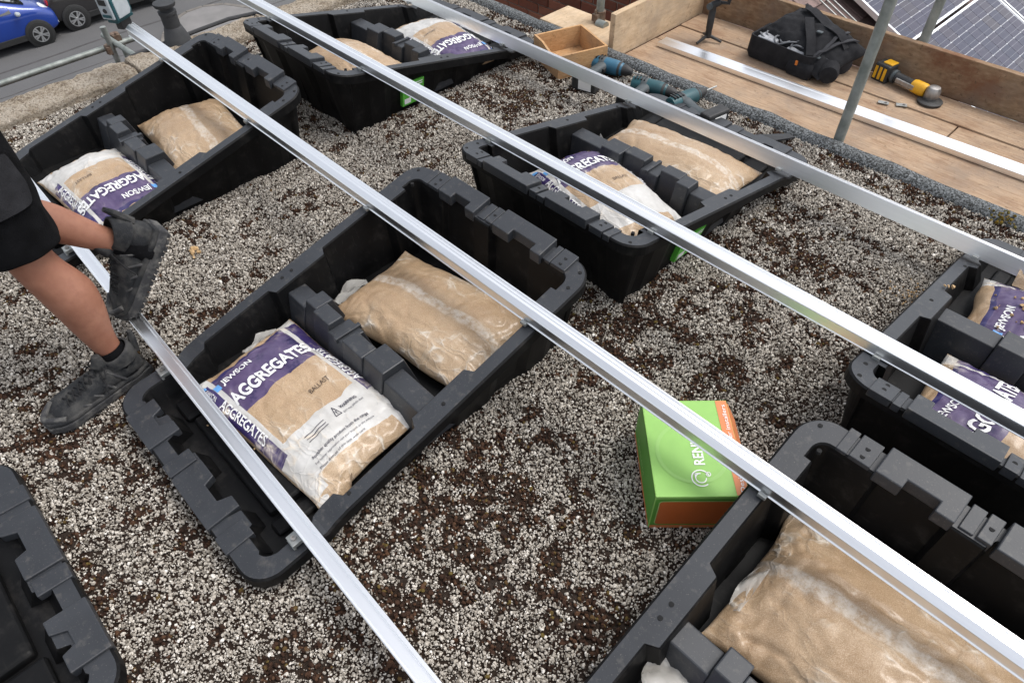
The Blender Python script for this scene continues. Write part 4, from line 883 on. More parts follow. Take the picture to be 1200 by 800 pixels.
def pole(label, x, y, z0, z1, mat='scaffold_steel', lean=(0, 0), coupler=None):
    t = thing('scaffold_pole', label, 'scaffold pole', (x, y, z0))
    m_ = MB(); m_.tube([(0, 0, 0), (lean[0], lean[1], z1-z0)], .0242, 20); m_.build('tube', mat, t, True)
    if coupler is not None:
        z = coupler-z0; c = MB(); c.tube([(0, 0, z-.03), (0, 0, z+.03)], .034, 14); cc_ = c.build('coupler', 'rusty_steel', t, True)
        c = MB(); c.box(-.02, .02, -.052, -.026, z-.02, z+.02); c.tube([(.0, -.04, z-.035), (.0, -.04, z+.045)], .008, 8); c.build('bolt', 'rusty_steel', cc_)
        c = MB(); c.tube([(.02, -.04, z-.03), (.085, -.04, z-.03)], .028, 14); c.build('coupler', 'scaffold_steel', t, True)
    return t
pole('grey scaffold pole standing between the felt edge and the deck boards', .425, 1.776, -7.5, 3.2)
pole('grey scaffold pole outside the toe board in front of the solar panels', .345, 2.735, -7.5, 3.2)
pole('grey scaffold pole with a rusty coupler standing on the short plank', -1.265, 2.02, -7.5, 3.0, coupler=.03)
# spare rail lying on the deck
L = 5.2; t = thing('mounting_rail', 'spare bright aluminium rail lying on the scaffold boards', 'rail', (-.86, 2.115, -.0465), R(1.6), 'aluminium rails laid across the tubs')
pf = [(-.045, 0), (.045, 0), (.045, .026), (.030, .026), (.028, .0245), (-.028, .0245), (-.030, .026), (-.045, .026)]
MB().loft([[(q, u, v) for u, v in pf] for q in (0, L/2, L)]).build('extrusion', 'aluminium', t, bevel=0.0008, seg=1)
# brick wall behind the deck end
bwall = thing('brick_wall', 'red brick wall beyond the scaffold deck end', 'wall', (-2.2, 2.75, -7.5))
MB().box(-2.2, 1.33, .012, .24, 0, 7.572).build('backing', 'mortar', bwall)
bme = None; k = 0
for r_ in range(15):
    for c_ in range(13):
        x0 = -1.76+c_*.225+(.1125 if r_ % 2 else 0); 
        if x0+.2 > 1.33: continue
        if bme is None: ob = MB().box(0, .215, 0, .1, 0, .065).build('brick', 'brick', bwall, bevel=0.003, seg=1); bme = ob
        else: ob = bme.copy(); col.objects.link(ob); ob.parent = bwall
        ob.location = (x0, .002+.003*math.sin(k*12.9), 6.45+r_*.075); ob.rotation_euler = (.004*math.sin(k*3.3), .004*math.sin(k*7.1), 0); k += 1

# ================================================================ NEIGHBOUR ROOF AND SOLAR PANELS
PA = R(24.15); PP = Vector((-.35, 4.96, -.84))
def onroof(o): o.rotation_euler = (0, PA, 0)
nr = thing('tiled_roof', 'neighbouring pinkish brown tiled roof sloping away beyond the toe board', 'roof', PP+Matrix.Rotation(PA, 3, 'Y') @ Vector((0, 0, -.17))); onroof(nr)
MB().box(-4.2, 5.5, -1.75, 8.0, -.25, -.015).build('roof_slope', 'roof_tile', nr)
pro = None
for r_ in range(13):
    for c_ in range(6):
        if pro is None: ob = MB().box(0, .40, -.163, .163, 0, .020).build('roof_tile', 'roof_tile', nr, bevel=0.004); pro = ob
        else: ob = pro.copy(); col.objects.link(ob); ob.parent = nr
        ob.location = (-2.7+r_*.31, -1.45+c_*.333+(.166 if r_ % 2 else 0), .004+.004*math.sin(r_*5+c_*3)); ob.rotation_euler = (0, -R(2.6), .006*math.sin(r_*2+c_))
def solar(label, x0, y0):
    t = thing('solar_panel', label, 'solar panel', PP+Matrix.Rotation(PA, 3, 'Y') @ Vector((x0, y0, 0)), 0, 'solar panels on the neighbouring roof'); onroof(t)
    W_, H_ = .99, 1.65; f_ = MB(); fr = .022
    for a, b, c, d in ((0, fr, 0, H_), (W_-fr, W_, 0, H_), (fr, W_-fr, 0, fr), (fr, W_-fr, H_-fr, H_)): f_.box(a, b, c, d, -.045, 0)
    f_.build('frame', 'aluminium', t, bevel=0.0015, seg=1)
    MB().box(fr, W_-fr, fr, H_-fr, -.012, -.006).build('backsheet', 'backsheet', t)
    pr_ = None; bb = MB(); cw = .1520; px, py = (W_-2*fr-6*.1575)/2+fr, (H_-2*fr-10*.1575)/2+fr
    for i in range(6):
        for j in range(10):
            if solar.cell is None:
                ob = MB().prism([(0.008, 0), (cw-.008, 0), (cw, .008), (cw, cw-.008), (cw-.008, cw), (.008, cw), (0, cw-.008), (0, .008)], 0, .0015).build('cell', 'solar_cell', t); solar.cell = ob
            else: ob = solar.cell.copy(); col.objects.link(ob); ob.parent = t
            ob.location = (px+i*.1575+.0015, py+j*.1575+.0015, -.0055)
        for q in (.045, .109): bb.box(px+i*.1575+q-.0013, px+i*.1575+q+.0013, py, py+10*.1575, -.0045, -.0035)
    bb.build('busbar', 'busbar', t)
    return t
solar.cell = None
solar('upper solar panel whose corner shows its thick silver frame', -.99, 0.0); solar('lower solar panel seen behind the scaffold pole', .025, -.02); solar('solar panel farther along the neighbouring roof, past a white frame edge', .025, 1.655)
for k in range(3):
    o = MB().tube([PP+Matrix.Rotation(PA, 3, 'Y') @ Vector((-2.6, -.10-.07*k, -.10)), PP+Matrix.Rotation(PA, 3, 'Y') @ Vector((1.2, -.10-.07*k, -.10))], .006, 8).build('conduit', 'galvanised', None, True); tag(o, ('thin pale conduit on the tiled roof, closest to the solar panels', 'thin pale conduit on the tiled roof between two others', 'thin pale conduit on the tiled roof, farthest from the solar panels')[k], 'conduit', 'conduits on the neighbouring roof')

# ================================================================ STREET SIDE: scaffold, vent pipe, device, cars
sc = thing('scaffolding', 'scaffold tubes with rusty couplers outside the stone coping', 'scaffold', (-5.2, 0, -7.5))
def tb_(a, b, mat='scaffold_steel', r=.024): MB().tube([(a[0]+5.2, a[1], a[2]+7.5), (b[0]+5.2, b[1], b[2]+7.5)], r, 16).build('tube', mat, sc, True)
tb_((-5.2, -4.0, -.82), (-5.2, .56, -.80)); tb_((-5.15, .20, -7.5), (-5.15, .245, -.62)); tb_((-5.26, .36, -7.5), (-5.26, .36, -.76)); tb_((-5.32, .262, -.745), (-4.3, .37, -.83)); tb_((-5.2, .55, -7.5), (-5.2, .55, -.78), 'rusty_steel'); tb_((-5.2, .15, -.98), (-5.2, 1.6, -1.0)); tb_((-5.15, -3.4, -7.5), (-5.15, -3.4, -.5))
for p in ((-5.18, .228, -.81), (-5.24, .33, -.76), (-5.18, -3.4, -.82)):
    c = MB(); q = Vector((p[0]+5.2, p[1], p[2]+7.5)); c.tube([q+Vector((0, 0, -.035)), q+Vector((0, 0, .035))], .035, 12); c.box(q.x+.01, q.x+.05, q.y-.03, q.y+.03, q.z-.03, q.z+.03); c.tube([q+Vector((.04, 0, -.04)), q+Vector((.04, 0, .05))], .008, 8); c.build('coupler', 'rusty_steel', sc, True)
v = MB(); v.lathe([(.105, -.16), (.098, -.10), (.050, .07), (.046, .075), (.046, .155), (.050, .158), (.050, .175), (.036, .18), (.036, .20), (.056, .205), (.060, .215), (.060, .228), (.0, .232)], 28)
o = v.build('vent_pipe', 'rubber', None, True, angle=35); o.location = (-2.80, .055, .070); o.scale = (1, 1, .86); tag(o, 'black flared vent pipe with a flat cap beside the coping', 'vent pipe')
# teal laser device on the rail end
lz = thing('laser_level', 'teal and silver laser level device at the end of a rail', 'laser level', (-2.56, -.262, .350), R(28), None)
prof = [(-.055, .0), (.045, .0), (.062, .022), (.062, .085), (.040, .125), (-.035, .125), (-.055, .105)]
def xprism(prof, x0, x1, rot=None):
    m_ = MB(); m_.loft([[(q, y, z) for y, z in prof] for q in (x0, x1)]); return m_
xprism(prof, -.045, .045).build('casing', 'tool_teal', lz, bevel=0.006)
xprism([(y*.78, .012+z*.80) for y, z in prof], .040, .050).build('side_panel', 'silver_plastic', lz, bevel=0.003)
f_ = MB(); f_.box(-.036, .036, -.066, -.050, .012, .118); fp = f_.build('control_panel', 'silver_plastic', lz, bevel=0.004)
MB().box(-.022, .022, -.069, -.064, .080, .108).build('window', 'tool_black', fp, bevel=0.002); MB().lathe([(.011, 0), (.011, .006)], 14, Matrix.Translation((0, -.064, .055)) @ Matrix.Rotation(R(90), 4, 'X')).build('button', 'tool_black', fp); MB().box(-.026, .026, -.069, -.064, .022, .036).build('badge', 'tool_teal', fp)
MB().box(-.03, .03, -.05, .07, -.012, .002).build('foot', 'tool_teal', lz, bevel=0.003); MB().tube([(.0, .02, .12), (.0, .03, .22)], .014, 12).build('mast', 'silver_plastic', lz, True); MB().box(-.02, .02, -.02, .05, -.055, -.010).build('bracket', 'tool_black', lz, bevel=0.002)
# cable along the coping
def px_line(pts, r, name, mat, label, cat):
    o = MB().tube(pts, r, 8).build(name, mat, None, True); tag(o, label, cat)
px_line([(-2.815, -.25, .045), (-2.83, .0, .05), (-2.84, .2, .052), (-2.83, .40, .06), (-2.80, .55, .055), (-2.70, .62, .07), (-2.55, .60, .05)], .012, 'cable', 'rubber', 'thick black cable curving along the coping past the vent pipe', 'cable')
px_line([(-2.30, .02, .03), (-2.32, .12, .02), (-2.36, .24, .022), (-2.33, .36, .03), (-2.27, .42, .06)], .007, 'cable', 'rubber', 'thin black cable on the gravel between two tubs by the coping', 'cable')
# cars
def car_obj(label, loc_, paintm, L_, wd, hood, roof, rear_hatch):
    t = thing('parked_car', label, 'car', loc_, 0, 'cars parked across the street'); hl_ = L_/2; t.scale = (1.06, 1.06, 1.06)
    st = [(-hl_, .42, .72, .74, .80), (-hl_+.06, .30, .90, .98, .90), (-hl_+.22, .24, .98, 1.18 if rear_hatch else 1.05, .95), (-hl_+.55, .22, 1.0, roof-.08, .97), (-hl_+1.1, .22, .99, roof, .98), (-.25, .22, .97, roof+.01, .98), (.35, .22, .96, roof-.06, .98), (.80, .22, .95, roof-.24, .98), (1.18, .22, .93, hood+.06, .98), (1.45, .22, .88, hood, .97), (hl_-.25, .24, .78, hood-.09, .93), (hl_-.08, .28, .66, hood-.20, .86), (hl_, .36, .56, hood-.32, .76)]
    rings = []
    for y, zb, belt, top, kw in st:
        w_ = wd/2*kw; wr2 = w_*(.74 if top > 1.2 else .86)
        rings.append([(-w_*.93, y, zb), (-w_, y, zb+.15), (-w_*1.0, y, (zb+belt)/2+.05), (-w_*.97, y, belt), (-wr2, y, top-.02), (-wr2*.6, y, top+.012), (0, y, top+.02), (wr2*.6, y, top+.012), (wr2, y, top-.02), (w_*.97, y, belt), (w_, y, (zb+belt)/2+.05), (w_, y, zb+.15), (w_*.93, y, zb)])
    b = MB().loft(rings).build('body', paintm, t, True, sub=2, angle=180)
    # glass panels on both sides and the screens
    for sx in (1, -1):
        for ia, ib, sh_ in ((3, 4, .12), (4, 5, .03), (5, 7, .04)):
            q = []
            for ii, e0 in ((ia, sh_), (ib, -sh_)):
                y, zb, belt, top, kw = st[ii]; w_ = wd/2*kw; wr2 = w_*.74; yy = y+e0
                bz = belt+.05; tz = max(top-.09, bz+.05); fx = lambda z: (w_*.97+(wr2-w_*.97)*(z-belt)/max(.05, top-.02-belt))
                q += [(sx*(fx(bz)+.004), yy, bz), (sx*(fx(tz)+.004), yy, tz)]
            MB().add([q[0], q[1], q[3], q[2]]+[(p[0]-sx*.05, p[1], p[2]) for p in (q[0], q[1], q[3], q[2])], [(0, 1, 2, 3), (7, 6, 5, 4), (0, 4, 5, 1), (1, 5, 6, 2), (2, 6, 7, 3), (3, 7, 4, 0)]).build('side_window', 'car_glass', t)
    for y0, z0, y1_, z1, ww in ((1.20, hood+.08, .42, roof-.06, .60), (-hl_+.16, 1.06, -hl_+.52, roof-.12, .58)):
        n_ = Vector((0, z1-z0, y0-y1_)).normalized()*(.018 if y0 > 0 else -.018)
        if n_.z < 0: n_ = -n_
        q = [Vector((-wd/2*ww*1.12, y0, z0)), Vector((wd/2*ww*1.12, y0, z0)), Vector((wd/2*ww, y1_, z1)), Vector((-wd/2*ww, y1_, z1))]
        MB().add([p+n_ for p in q]+[p-n_*2 for p in q], [(0, 1, 2, 3), (7, 6, 5, 4), (0, 4, 5, 1), (1, 5, 6, 2), (2, 6, 7, 3), (3, 7, 4, 0)]).build('windscreen', 'car_glass', t)
    for y in (hl_-.68, -hl_+.66):
        for sx in (1, -1):
            mt = Matrix.Translation((sx*(wd/2-.09), y, .32)) @ Matrix.Rotation(R(90)*sx, 4, 'Y')
            wl_ = MB(); wl_.lathe([(.36, -.02), (.385, .02), (.385, .098), (.365, .108)], 28, mt); wl_.build('wheel_arch', 'car_trim', t, True)
            wl_ = MB(); wl_.lathe([(.20, -.10), (.31, -.10), (.325, -.06), (.325, .10), (.30, .118), (.215, .120)], 28, mt); wo = wl_.build('wheel', 'tyre', t, True, angle=50)
            wl_ = MB(); wl_.lathe([(.214, .110), (.214, .130), (.195, .132), (.19, .121)], 28, mt, False)
            for k in range(5):
                a = 2*PI*k/5
                for dd in (-.19, .19): wl_.add([mt @ Vector((r_*math.cos(a+dd*(.4+r_*3)+e_), r_*math.sin(a+dd*(.4+r_*3)+e_), z_)) for r_, e_, z_ in ((.03, -.5, .132), (.20, -.13, .130), (.20, .13, .130), (.03, .5, .132))], [(0, 1, 2, 3)])
            wl_.lathe([(.05, .122), (.04, .134)], 14, mt); wl_.build('rim', 'alloy', wo, True)
    for sx in (1, -1):
        h = MB(); h.lathe([(.02, .03), (.10, .022), (.14, 0), (.10, -.03)], 14, Matrix.Translation((sx*wd/2*.66, hl_-.20, hood-.17)) @ Matrix.Rotation(R(-52), 4, 'X') @ Matrix.Rotation(sx*R(30), 4, 'Y') @ Matrix.Scale(.75, 4, (1, 0, 0)) @ Matrix.Scale(1.7, 4, (0, 1, 0))); h.build('headlight', 'lamp_clear', t, True)
        h = MB(); h.lathe([(.02, .035), (.08, .02), (.10, 0), (.08, -.03)], 14, Matrix.Translation((sx*wd/2*.80, -hl_+.10, .90)) @ Matrix.Rotation(R(80), 4, 'X') @ Matrix.Scale(1.25, 4, (1, 0, 0)) @ Matrix.Scale(1.4, 4, (0, 1, 0))); h.build('tail_light', 'lamp_red', t, True)
        h = MB(); h.lathe([(.01, .10), (.06, .07), (.075, 0), (.06, -.07), (.01, -.09)], 14, Matrix.Translation((sx*(wd/2+.06), .88, .98)) @ Matrix.Rotation(R(90), 4, 'Y') @ Matrix.Scale(.8, 4, (1, 0, 0))); h.build('mirror', 'silver_plastic' if 'blue' in paintm else 'car_trim', t, True)
        h = MB(); h.lathe([(.01, .02), (.06, .012), (.07, 0)], 12, Matrix.Translation((sx*wd/2*.74, hl_-.06, .45)) @ Matrix.Rotation(R(-80), 4, 'X')); h.build('fog_light', 'lamp_clear', t, True)
        MB().box(sx*(wd/2-.03)-.03, sx*(wd/2-.03)+.03, -hl_+1.0, hl_-1.05, .24, .40).build('side_trim', 'car_trim', t, bevel=.01)
        MB().box(sx*(wd/2*.985)-.012, sx*(wd/2*.985)+.016, -.55, -.38, .80, .83).build('door_handle', 'car_trim', t, bevel=.005)
    MB().box(-.26, .26, -hl_-.03, -hl_+.02, .60, .71).build('number_plate', 'plate_yellow', t, bevel=.004)
    MB().box(-wd/2*.85, wd/2*.85, -hl_-.02, -hl_+.16, .30, .50).build('bumper', 'car_trim', t, bevel=.03)
    return t
car_obj('bright blue hatchback parked across the street', (-24.80, 1.58, -7.5), 'paint_blue', 3.75, 1.66, 1.00, 1.46, True)
car_obj('dark grey car with a red tail light parked ahead of the blue hatchback', (-25.16, 5.46, -7.5), 'paint_grey', 3.95, 1.74, 1.02, 1.50, True)
# hedge
hg = thing('hedge', 'dark hedge behind the parked cars across the street', 'hedge', (-27.6, 1.5, -7.4)); vs = []; fs = []; rr_ = random.Random(3)
for k in range(9000):
    p = Vector((rr_.uniform(-.55, .55), rr_.uniform(-5, 3.2), rr_.uniform(0, 1.5)+.12*math.sin(k)));
    a = Vector((rr_.uniform(-1, 1), rr_.uniform(-1, 1), rr_.uniform(-1, 1))).normalized()*.07; b_ = a.orthogonal().normalized()*.045
    n0 = len(vs); vs += [p-a, p+b_, p+a, p-b_]; fs.append((n0, n0+1, n0+2, n0+3))
MB().add(vs, fs).build('foliage', 'hedge_leaf', hg); MB().box(-.35, .35, -4.9, 3.1, 0, 1.3).build('inner_branches', 'soil', hg)

# ================================================================ SMALL THINGS ON ROOF AND DECK
# open wooden box
wb = thing('wooden_box', 'open shallow wooden box with dark print inside, on the gravel', 'box', (-1.025, 1.490, .004), R(-20))
w2, l2, hh, th = .150, .148, .125, .012
MB().box(-w2, w2, -l2, l2, 0, .010).build('base', 'box_wood', wb)
MB().box(-w2, w2, l2-th, l2, .010, hh).build('side', 'box_wood', wb, bevel=.001)
o = MB().loft([[(x_, y_, z_) for y_, z_ in ((-l2, .010), (-l2+th, .010), (-l2+th, h_), (-l2, h_))] for x_, h_ in ((-w2, hh), (-.05, hh), (.0, hh-.012), (.05, hh-.02), (.09, hh-.012), (.12, hh), (w2, hh))]).build('side', 'box_wood', wb)
e_ = MB().box(w2-th, w2, -l2+th, l2-th, .010, hh).build('end', 'box_wood', wb, bevel=.001); MB().box(-w2, -w2+th, -l2+th, l2-th, .010, hh).build('end', 'box_wood', wb, bevel=.001)
for k, (y0, y1_, z0, z1) in enumerate(((-.06, .06, .085, .112), (-.04, .06, .062, .076))): MB().box(w2-th-.0015, w2-th+.001, y0, y1_, z0, z1).build('printed_mark', 'print_brown', wb)
# cordless drills lying on their side (local: barrel +X, handle -Y)
def drill(label, loc_, rz, case, tilt=0.0):
    t = thing('cordless_drill', label, 'drill', loc_, 0, 'cordless drills on the gravel', rot=(tilt, 0, rz)); t.scale = (1.2, 1.2, 1.2); q = Matrix.Rotation(R(90), 4, 'Y')
    MB().lathe([(.018, -.10), (.030, -.095), (.034, -.06), (.034, .02), (.030, .05), (.024, .06)], 20, q).build('motor_housing', case, t, True, angle=45)
    MB().lathe([(.023, .058), (.023, .075), (.019, .09), (.012, .105), (.006, .108)], 18, q).build('chuck', 'tool_black', t, True, angle=35); MB().lathe([(.0035, .10), (.0035, .17)], 8, q).build('bit', 'galvanised', t, True)
    MB().lathe([(.0352, -.052), (.0352, -.030), (.033, -.026)], 20, q).build('grip_band', 'tool_grey', t, True, angle=35); MB().lathe([(.0312, .030), (.0312, .048), (.029, .052)], 20, q).build('grip_band', 'tool_black', t, True, angle=35)
    vt = MB()
    for k in range(4): vt.box(-.085+k*.014, -.079+k*.014, -.018, .018, .0305, .036)
    vt.build('vent', 'tool_black', t)
    rings = [[Vector((cx+.5*rx*math.copysign(abs(math.cos(a))**.8, math.cos(a)), y, .5*rz_*math.copysign(abs(math.sin(a))**.8, math.sin(a)))) for a in [2*PI*k/16 for k in range(16)]] for y, cx, rx, rz_ in ((-.015, -.030, .060, .050), (-.05, -.036, .050, .040), (-.10, -.044, .046, .038), (-.135, -.046, .056, .046), (-.15, -.040, .085, .060))]
    MB().loft(rings).build('handle', 'tool_grey', t, True, angle=50); MB().box(-.016, -.004, -.060, -.034, -.010, .010).build('trigger', 'tool_black', t, bevel=.004)
    ba = MB().box(-.085, .030, -.205, -.152, -.037, .037).build('battery', 'tool_black', t, bevel=.007); MB().box(-.050, .012, -.2065, -.2045, -.026, .020).build('battery_label', 'print_white', ba); MB().box(-.088, -.083, -.195, -.165, -.02, .02).build('battery_clip', case, ba)
    return t
drill('blue and grey cordless drill beside the wooden box', (-.775, 1.545, .045), R(12), 'tool_blue')
drill('teal cordless driver, its black battery with a white label toward the toe board', (-.265, 1.520, .062), R(80), 'tool_teal')
drill('teal cordless driver half hidden behind the rail, in front of another driver', (-.455, 1.500, .055), R(15), 'tool_teal')
# angle grinder on the deck
gr = thing('angle_grinder', 'yellow and black cordless angle grinder on the scaffold boards', 'angle grinder', (.40, 2.555, -.005), R(-12)); q = Matrix.Rotation(R(90), 4, 'Y')
ba = MB().box(-.185, -.095, -.040, .040, -.045, .050).build('battery', 'tool_black', gr, bevel=.010); MB().box(-.155, -.100, -.020, .036, .049, .056).build('battery_cap', 'tool_yellow', ba, bevel=.003)
for k in range(3): MB().box(-.175+k*.026, -.160+k*.026, -.0425, -.039, -.03, .035).build('battery_stripe', 'tool_yellow', ba)
MB().lathe([(.026, -.10), (.032, -.085), (.027, -.06), (.025, .02), (.028, .04)], 20, q).build('handle', 'tool_black', gr, True, angle=40); MB().lathe([(.029, .035), (.033, .05), (.034, .10), (.030, .115)], 20, q).build('gear_cover', 'tool_yellow', gr, True, angle=40)
MB().lathe([(.0335, -.083), (.0335, -.068)], 20, q).build('collar', 'tool_grey', gr, True); MB().box(-.05, .06, -.033, -.022, -.012, .012).build('paddle', 'cast_metal', gr, bevel=.003); MB().box(-.04, .07, .020, .029, -.010, .014).build('stripe', 'tool_yellow', gr, bevel=.002)
MB().lathe([(.030, -.040), (.036, -.03), (.036, .012), (.028, .030), (.012, .034)], 20, Matrix.Translation((.148, 0, .006))).build('gear_head', 'cast_metal', gr, True, angle=40); MB().lathe([(.0, -.046), (.060, -.046), (.062, -.034), (.055, -.030), (.020, -.028)], 28, Matrix.Translation((.158, -.012, .006))).build('guard', 'tool_black', gr, True, angle=35); MB().lathe([(.055, -.049), (.055, -.047)], 28, Matrix.Translation((.158, -.012, .006))).build('disc', 'tool_grey', gr)
# two small clip plates
for i, (x_, y_, r_) in enumerate(((.385, 2.352, .3), (.462, 2.392, .5))):
    t = thing('clip_plate', ('small galvanised clip plate against the spare rail', 'small greenish clip plate between grinder and spare rail')[i], 'clip plate', (x_, y_, -.0465), r_, 'clip plates on the boards'); MB().box(-.026, .026, -.014, .014, 0, .004).build('plate', 'galvanised', t, bevel=.001); MB().lathe([(.006, .004), (.006, .009)], 8, Matrix.Translation((.012, 0, 0))).build('stud', 'cast_metal', t)
# gimbal stabiliser on a mini tripod
gb = thing('gimbal', 'black camera gimbal standing on a mini tripod on the deck', 'gimbal', (-.69, 2.33, -.047))
for k in range(3):
    a = R(20+120*k); MB().tube([(.012*math.cos(a), .012*math.sin(a), .03), (.085*math.cos(a), .085*math.sin(a), .006)], [.010, .007], 8).build('tripod_leg', 'tool_black', gb, True)
MB().lathe([(.018, .02), (.020, .04), (.017, .06), (.020, .075), (.020, .17), (.016, .18)], 16).build('grip', 'tool_black', gb, True, angle=35)
MB().tube([(0, 0, .175), (.0, .0, .205), (.03, .02, .225)], [.020, .022, .018], 12).build('motor', 'tool_black', gb, True); MB().tube([(.03, .02, .22), (.075, .03, .225), (.085, .03, .30)], .011, 8).build('arm', 'tool_black', gb, True); MB().box(-.055, .075, -.02, .05, .262, .29).build('mount_plate', 'tool_black', gb, bevel=.004); MB().lathe([(.018, -.015), (.018, .015)], 14, Matrix.Translation((-.008, -.018, .20)) @ Matrix.Rotation(R(90), 4, 'X')).build('motor', 'tool_grey', gb, True)
# backpack, lid thrown open
bp = thing('backpack', 'open black camera backpack with grey lining lying on the deck', 'backpack', (-.22, 2.42, -.047), R(-3))
fb = MB(); w2, l2, hh = .205, .118, .120
fb.loft([[(x_*s_+.012*mn.noise(Vector((x_*14, y_*14, z_*9))), y_*s_+.012*mn.noise(Vector((x_*13, y_*13, z_*9+5))), z_+(.014*mn.noise(Vector((x_*11, y_*11, 2))) if z_ > .01 else 0)) for x_, y_ in rrect(-w2, w2, -l2, l2, .04, 9)] for s_, z_ in ((.94, 0), (1.0, .02), (1.0, hh), (.955, hh), (.93, .05))]); fb.build('case', 'bag_fabric', bp, True, angle=40)
MB().prism(rrect(-w2*.93, w2*.93, -l2*.93, l2*.93, .03), .045, .075).build('lining', 'bag_lining', bp, bevel=.004)
for k, (x_, y_, r_) in enumerate(((-.13, -.03, .036), (-.11, -.01, .030), (-.03, -.045, .034), (.0, -.02, .040), (.07, -.05, .028))):
    MB().tube([(x_+r_*math.cos(a)*1.3, y_+r_*math.sin(a), .112+.010*math.sin(a*2+k)+.004*k) for a in [2*PI*q/18*1.15 for q in range(19)]], .0045, 7).build('coiled_lead', 'bag_lead', bp, True)
MB().box(-.17, -.05, -.08, .01, .07, .115).build('pouch', 'bag_lining', bp, bevel=.012); MB().box(.02, .13, -.085, -.02, .07, .11).build('pouch', 'bag_lining', bp, bevel=.012)
Lb = Bag(.255, .165, .135, 41.0, 1.6); o = mk('lid', Lb.mesh('lid', 48, 34), 'bag_fabric', bp, True, angle=180); o.location = (.075, .10, .065); o.rotation_euler = (R(16), R(9), R(-14))
lidm = Matrix.LocRotScale(Vector((.075, .10, .065)), Euler((R(16), R(9), R(-14))), None)
def strap(pts, wd, name='strap', mat='webbing'):
    vs = []; fs = []
    P_ = [lidm @ Lb.S(u_, v_, .006+d_) for u_, v_, d_ in pts]
    for i, p in enumerate(P_):
        d = (P_[min(i+1, len(P_)-1)]-P_[max(i-1, 0)]).normalized(); s_ = d.cross(Vector((0, 0, 1))).normalized()*wd; up_ = s_.cross(d).normalized()*.005
        vs += [p-s_, p+s_, p+s_+up_, p-s_+up_]
    n_ = len(P_); 
    for i in range(n_-1):
        for k in range(4): fs.append((i*4+k, i*4+(k+1) % 4, (i+1)*4+(k+1) % 4, (i+1)*4+k))
    MB().add(vs, fs).build(name, mat, bp, True, angle=60)
strap([(-.7+i*.15, .5-.02*i, .012*math.sin(i)) for i in range(11)], .028, 'shoulder_strap', 'bag_fabric'); strap([(-.3+i*.09, .1-.1*i, .008) for i in range(10)], .024, 'shoulder_strap', 'bag_fabric'); strap([(.75-.02*i, .8-.17*i, .004) for i in range(10)], .011); strap([(.45+.02*i, .8-.17*i, .003) for i in range(10)], .009)
ro = MB(); ro.lathe([(.02, -.13), (.045, -.125), (.052, -.10), (.054, .0), (.052, .10), (.045, .125), (.02, .13)], 20, Matrix.Translation((.245, .02, .055)) @ Matrix.Rotation(R(28), 4, 'Z') @ Matrix.Rotation(R(90), 4, 'X')); ro.build('rolled_cover', 'bag_fabric', bp, True, angle=60)
for dx, dy in ((-.02, -.06), (.03, .06)):
    MB().lathe([(.055, -.010), (.0575, -.009), (.0575, .009), (.055, .010)], 20, Matrix.Translation((.245+dx, .02+dy, .055)) @ Matrix.Rotation(R(28), 4, 'Z') @ Matrix.Rotation(R(90), 4, 'X')).build('strap', 'webbing', bp, True)
for x_, y_, z_ in ((.10, -.095, .10), (.205, -.07, .11), (.13, .03, .19)): MB().box(x_-.016, x_+.016, y_-.012, y_+.012, z_, z_+.008).build('buckle', 'tool_grey', bp, bevel=.003)
MB().box(.118, .132, -.125, -.119, .06, .085).build('zip_tag', 'orange_tag', bp, bevel=.002)
fb = MB(); fb.loft([[Vector((.14+x_*.5, -.06+y_*.5, z_)) for x_, y_ in rrect(-.16*s_, .16*s_, -.13*s_, .13*s_, .05)] for s_, z_ in ((.9, .0), (1, .03), (.9, .075), (.6, .09))]); fb.build('front_pocket', 'bag_fabric', bp, True, angle=60)

# offcuts, crumbs, spilled sand
o = MB().add([(.10, 1.50, .012), (.235, 1.655, .010), (.275, 1.640, .014), (.18, 1.49, .010), (.10, 1.50, .022), (.235, 1.655, .018), (.275, 1.640, .022), (.18, 1.49, .018)], [(3, 2, 1, 0), (4, 5, 6, 7), (0, 1, 5, 4), (1, 2, 6, 5), (2, 3, 7, 6), (3, 0, 4, 7)]).build('rubber_offcut', 'rubber', None); tag(o, 'dark pointed rubber offcut on the gravel by the felt edge', 'offcut')
def crumbs(name, label, cat, pts, mat, size, stuff=False):
    me = bpy.data.meshes.new(name); bm = bmesh.new(); r_ = random.Random(len(pts))
    for p in pts:
        s_ = size*r_.uniform(.5, 1.3); mt = Matrix.LocRotScale(Vector(p), Euler((r_.uniform(0, 6), r_.uniform(0, 6), r_.uniform(0, 6))), Vector((s_, s_*r_.uniform(.6, 1), s_*r_.uniform(.4, .8)))); res = bmesh.ops.create_icosphere(bm, subdivisions=1, radius=1.0, matrix=mt)
        for v in res['verts']: v.co += Vector((r_.uniform(-1, 1), r_.uniform(-1, 1), r_.uniform(-1, 1)))*s_*.25
    bm.to_mesh(me); bm.free(); o = mk(name, me, mat)
    if cat: tag(o, label, cat)
    if stuff: o['kind'] = 'stuff'
    return o
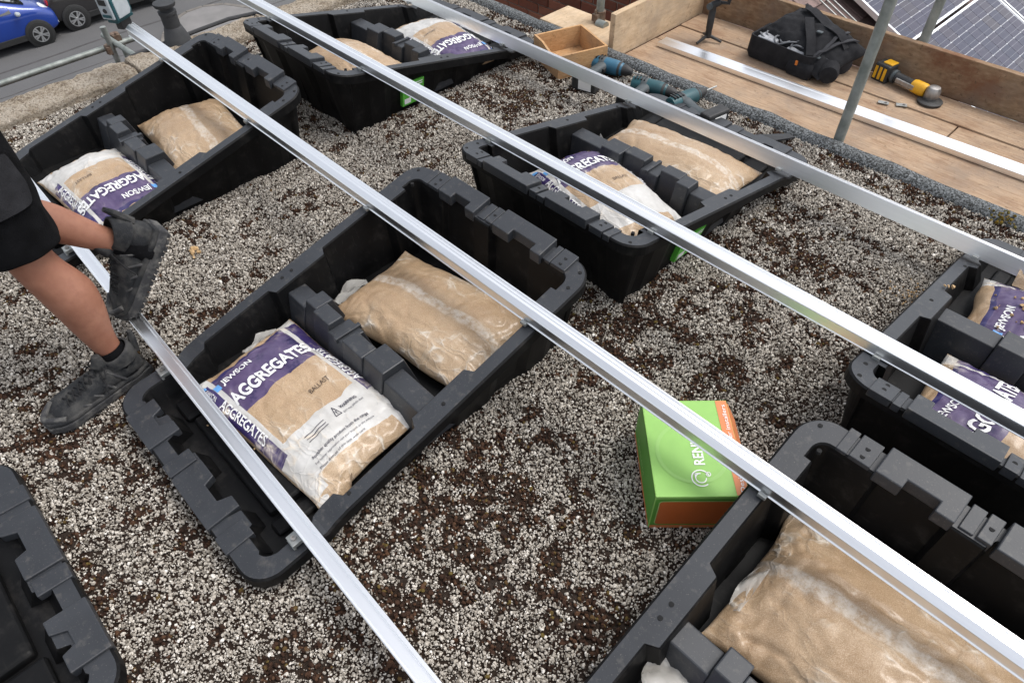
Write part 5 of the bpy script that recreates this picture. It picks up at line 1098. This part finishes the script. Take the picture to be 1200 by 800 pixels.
crumbs('sand_lump', 'tan lump of dried sand on the gravel near the raised shoe', 'sand lump', [(-1.02, -.765, .014), (-1.0, -.745, .012), (-.985, -.775, .010), (-1.035, -.75, .012), (-1.0, -.77, .02)], 'loose_sand', .014)
crumbs('sand_lump', 'tan crumb of sand resting on a grey tub rim', 'sand lump', [(1.225, .905, .185), (1.235, .915, .184), (1.215, .90, .185)], 'loose_sand', .009)
rs = random.Random(11); pts = [(1.12+rs.gauss(0, .045), .985+rs.gauss(0, .05), .010) for _ in range(70)]; o = crumbs('sand_spill', 'orange brown sand spilled on the gravel beside the torn sack\'s tub', 'sand spill', pts, 'loose_sand', .0042, True)
pts = []
for _ in range(420):
    U = max(-.85, min(.9, rs.gauss(-.05, .32))); V = max(-.7, min(.85, .15+U*.1+rs.gauss(0, .28))); p = Btorn.S(U, V, .003); q = ttorn.rotation_euler.to_matrix() @ p+Vector(ttorn.location); pts.append(tuple(q))
crumbs('sand_spill', 'orange sand scattered over the torn printed sack', 'sand spill', pts, 'loose_sand', .0065, True)
crumbs('sand_spill', 'few tan sand crumbs on the black floor of the empty low tub end', 'sand spill', [(-.12+rs.gauss(0, .05), -1.07+rs.gauss(0, .03), .064) for _ in range(26)]+[(.0+rs.gauss(0, .02), -1.06+rs.gauss(0, .01), .064) for _ in range(10)], 'loose_sand', .0035, True)
crumbs('moss_clump', 'yellow orange moss clump on the felt edge near the deck boards', 'moss', [(1.20+rs.gauss(0, .03), 1.655+rs.gauss(0, .022), .035+rs.gauss(0, .008)) for _ in range(40)], 'yellow_moss', .007)
for i, (a, b) in enumerate((((-.70, 1.44, .02), (-.60, 1.47, .02)), ((-.66, 1.46, .022), (-.585, 1.445, .018)), ((-.62, 1.50, .015), (-.50, 1.535, .018)))):
    mid = tuple((a[k]+b[k])/2+(.012 if k == 2 else .01) for k in range(3)); o = MB().tube([a, mid, b], .0035, 6).build('cable_tie', 'white_plastic', None, True); tag(o, ('white plastic cable tie on the gravel close to the wooden box', 'white plastic cable tie crossing over another one on the gravel', 'longest white plastic cable tie, lying toward the felt edge')[i], 'cable tie', 'cable ties by the drill')
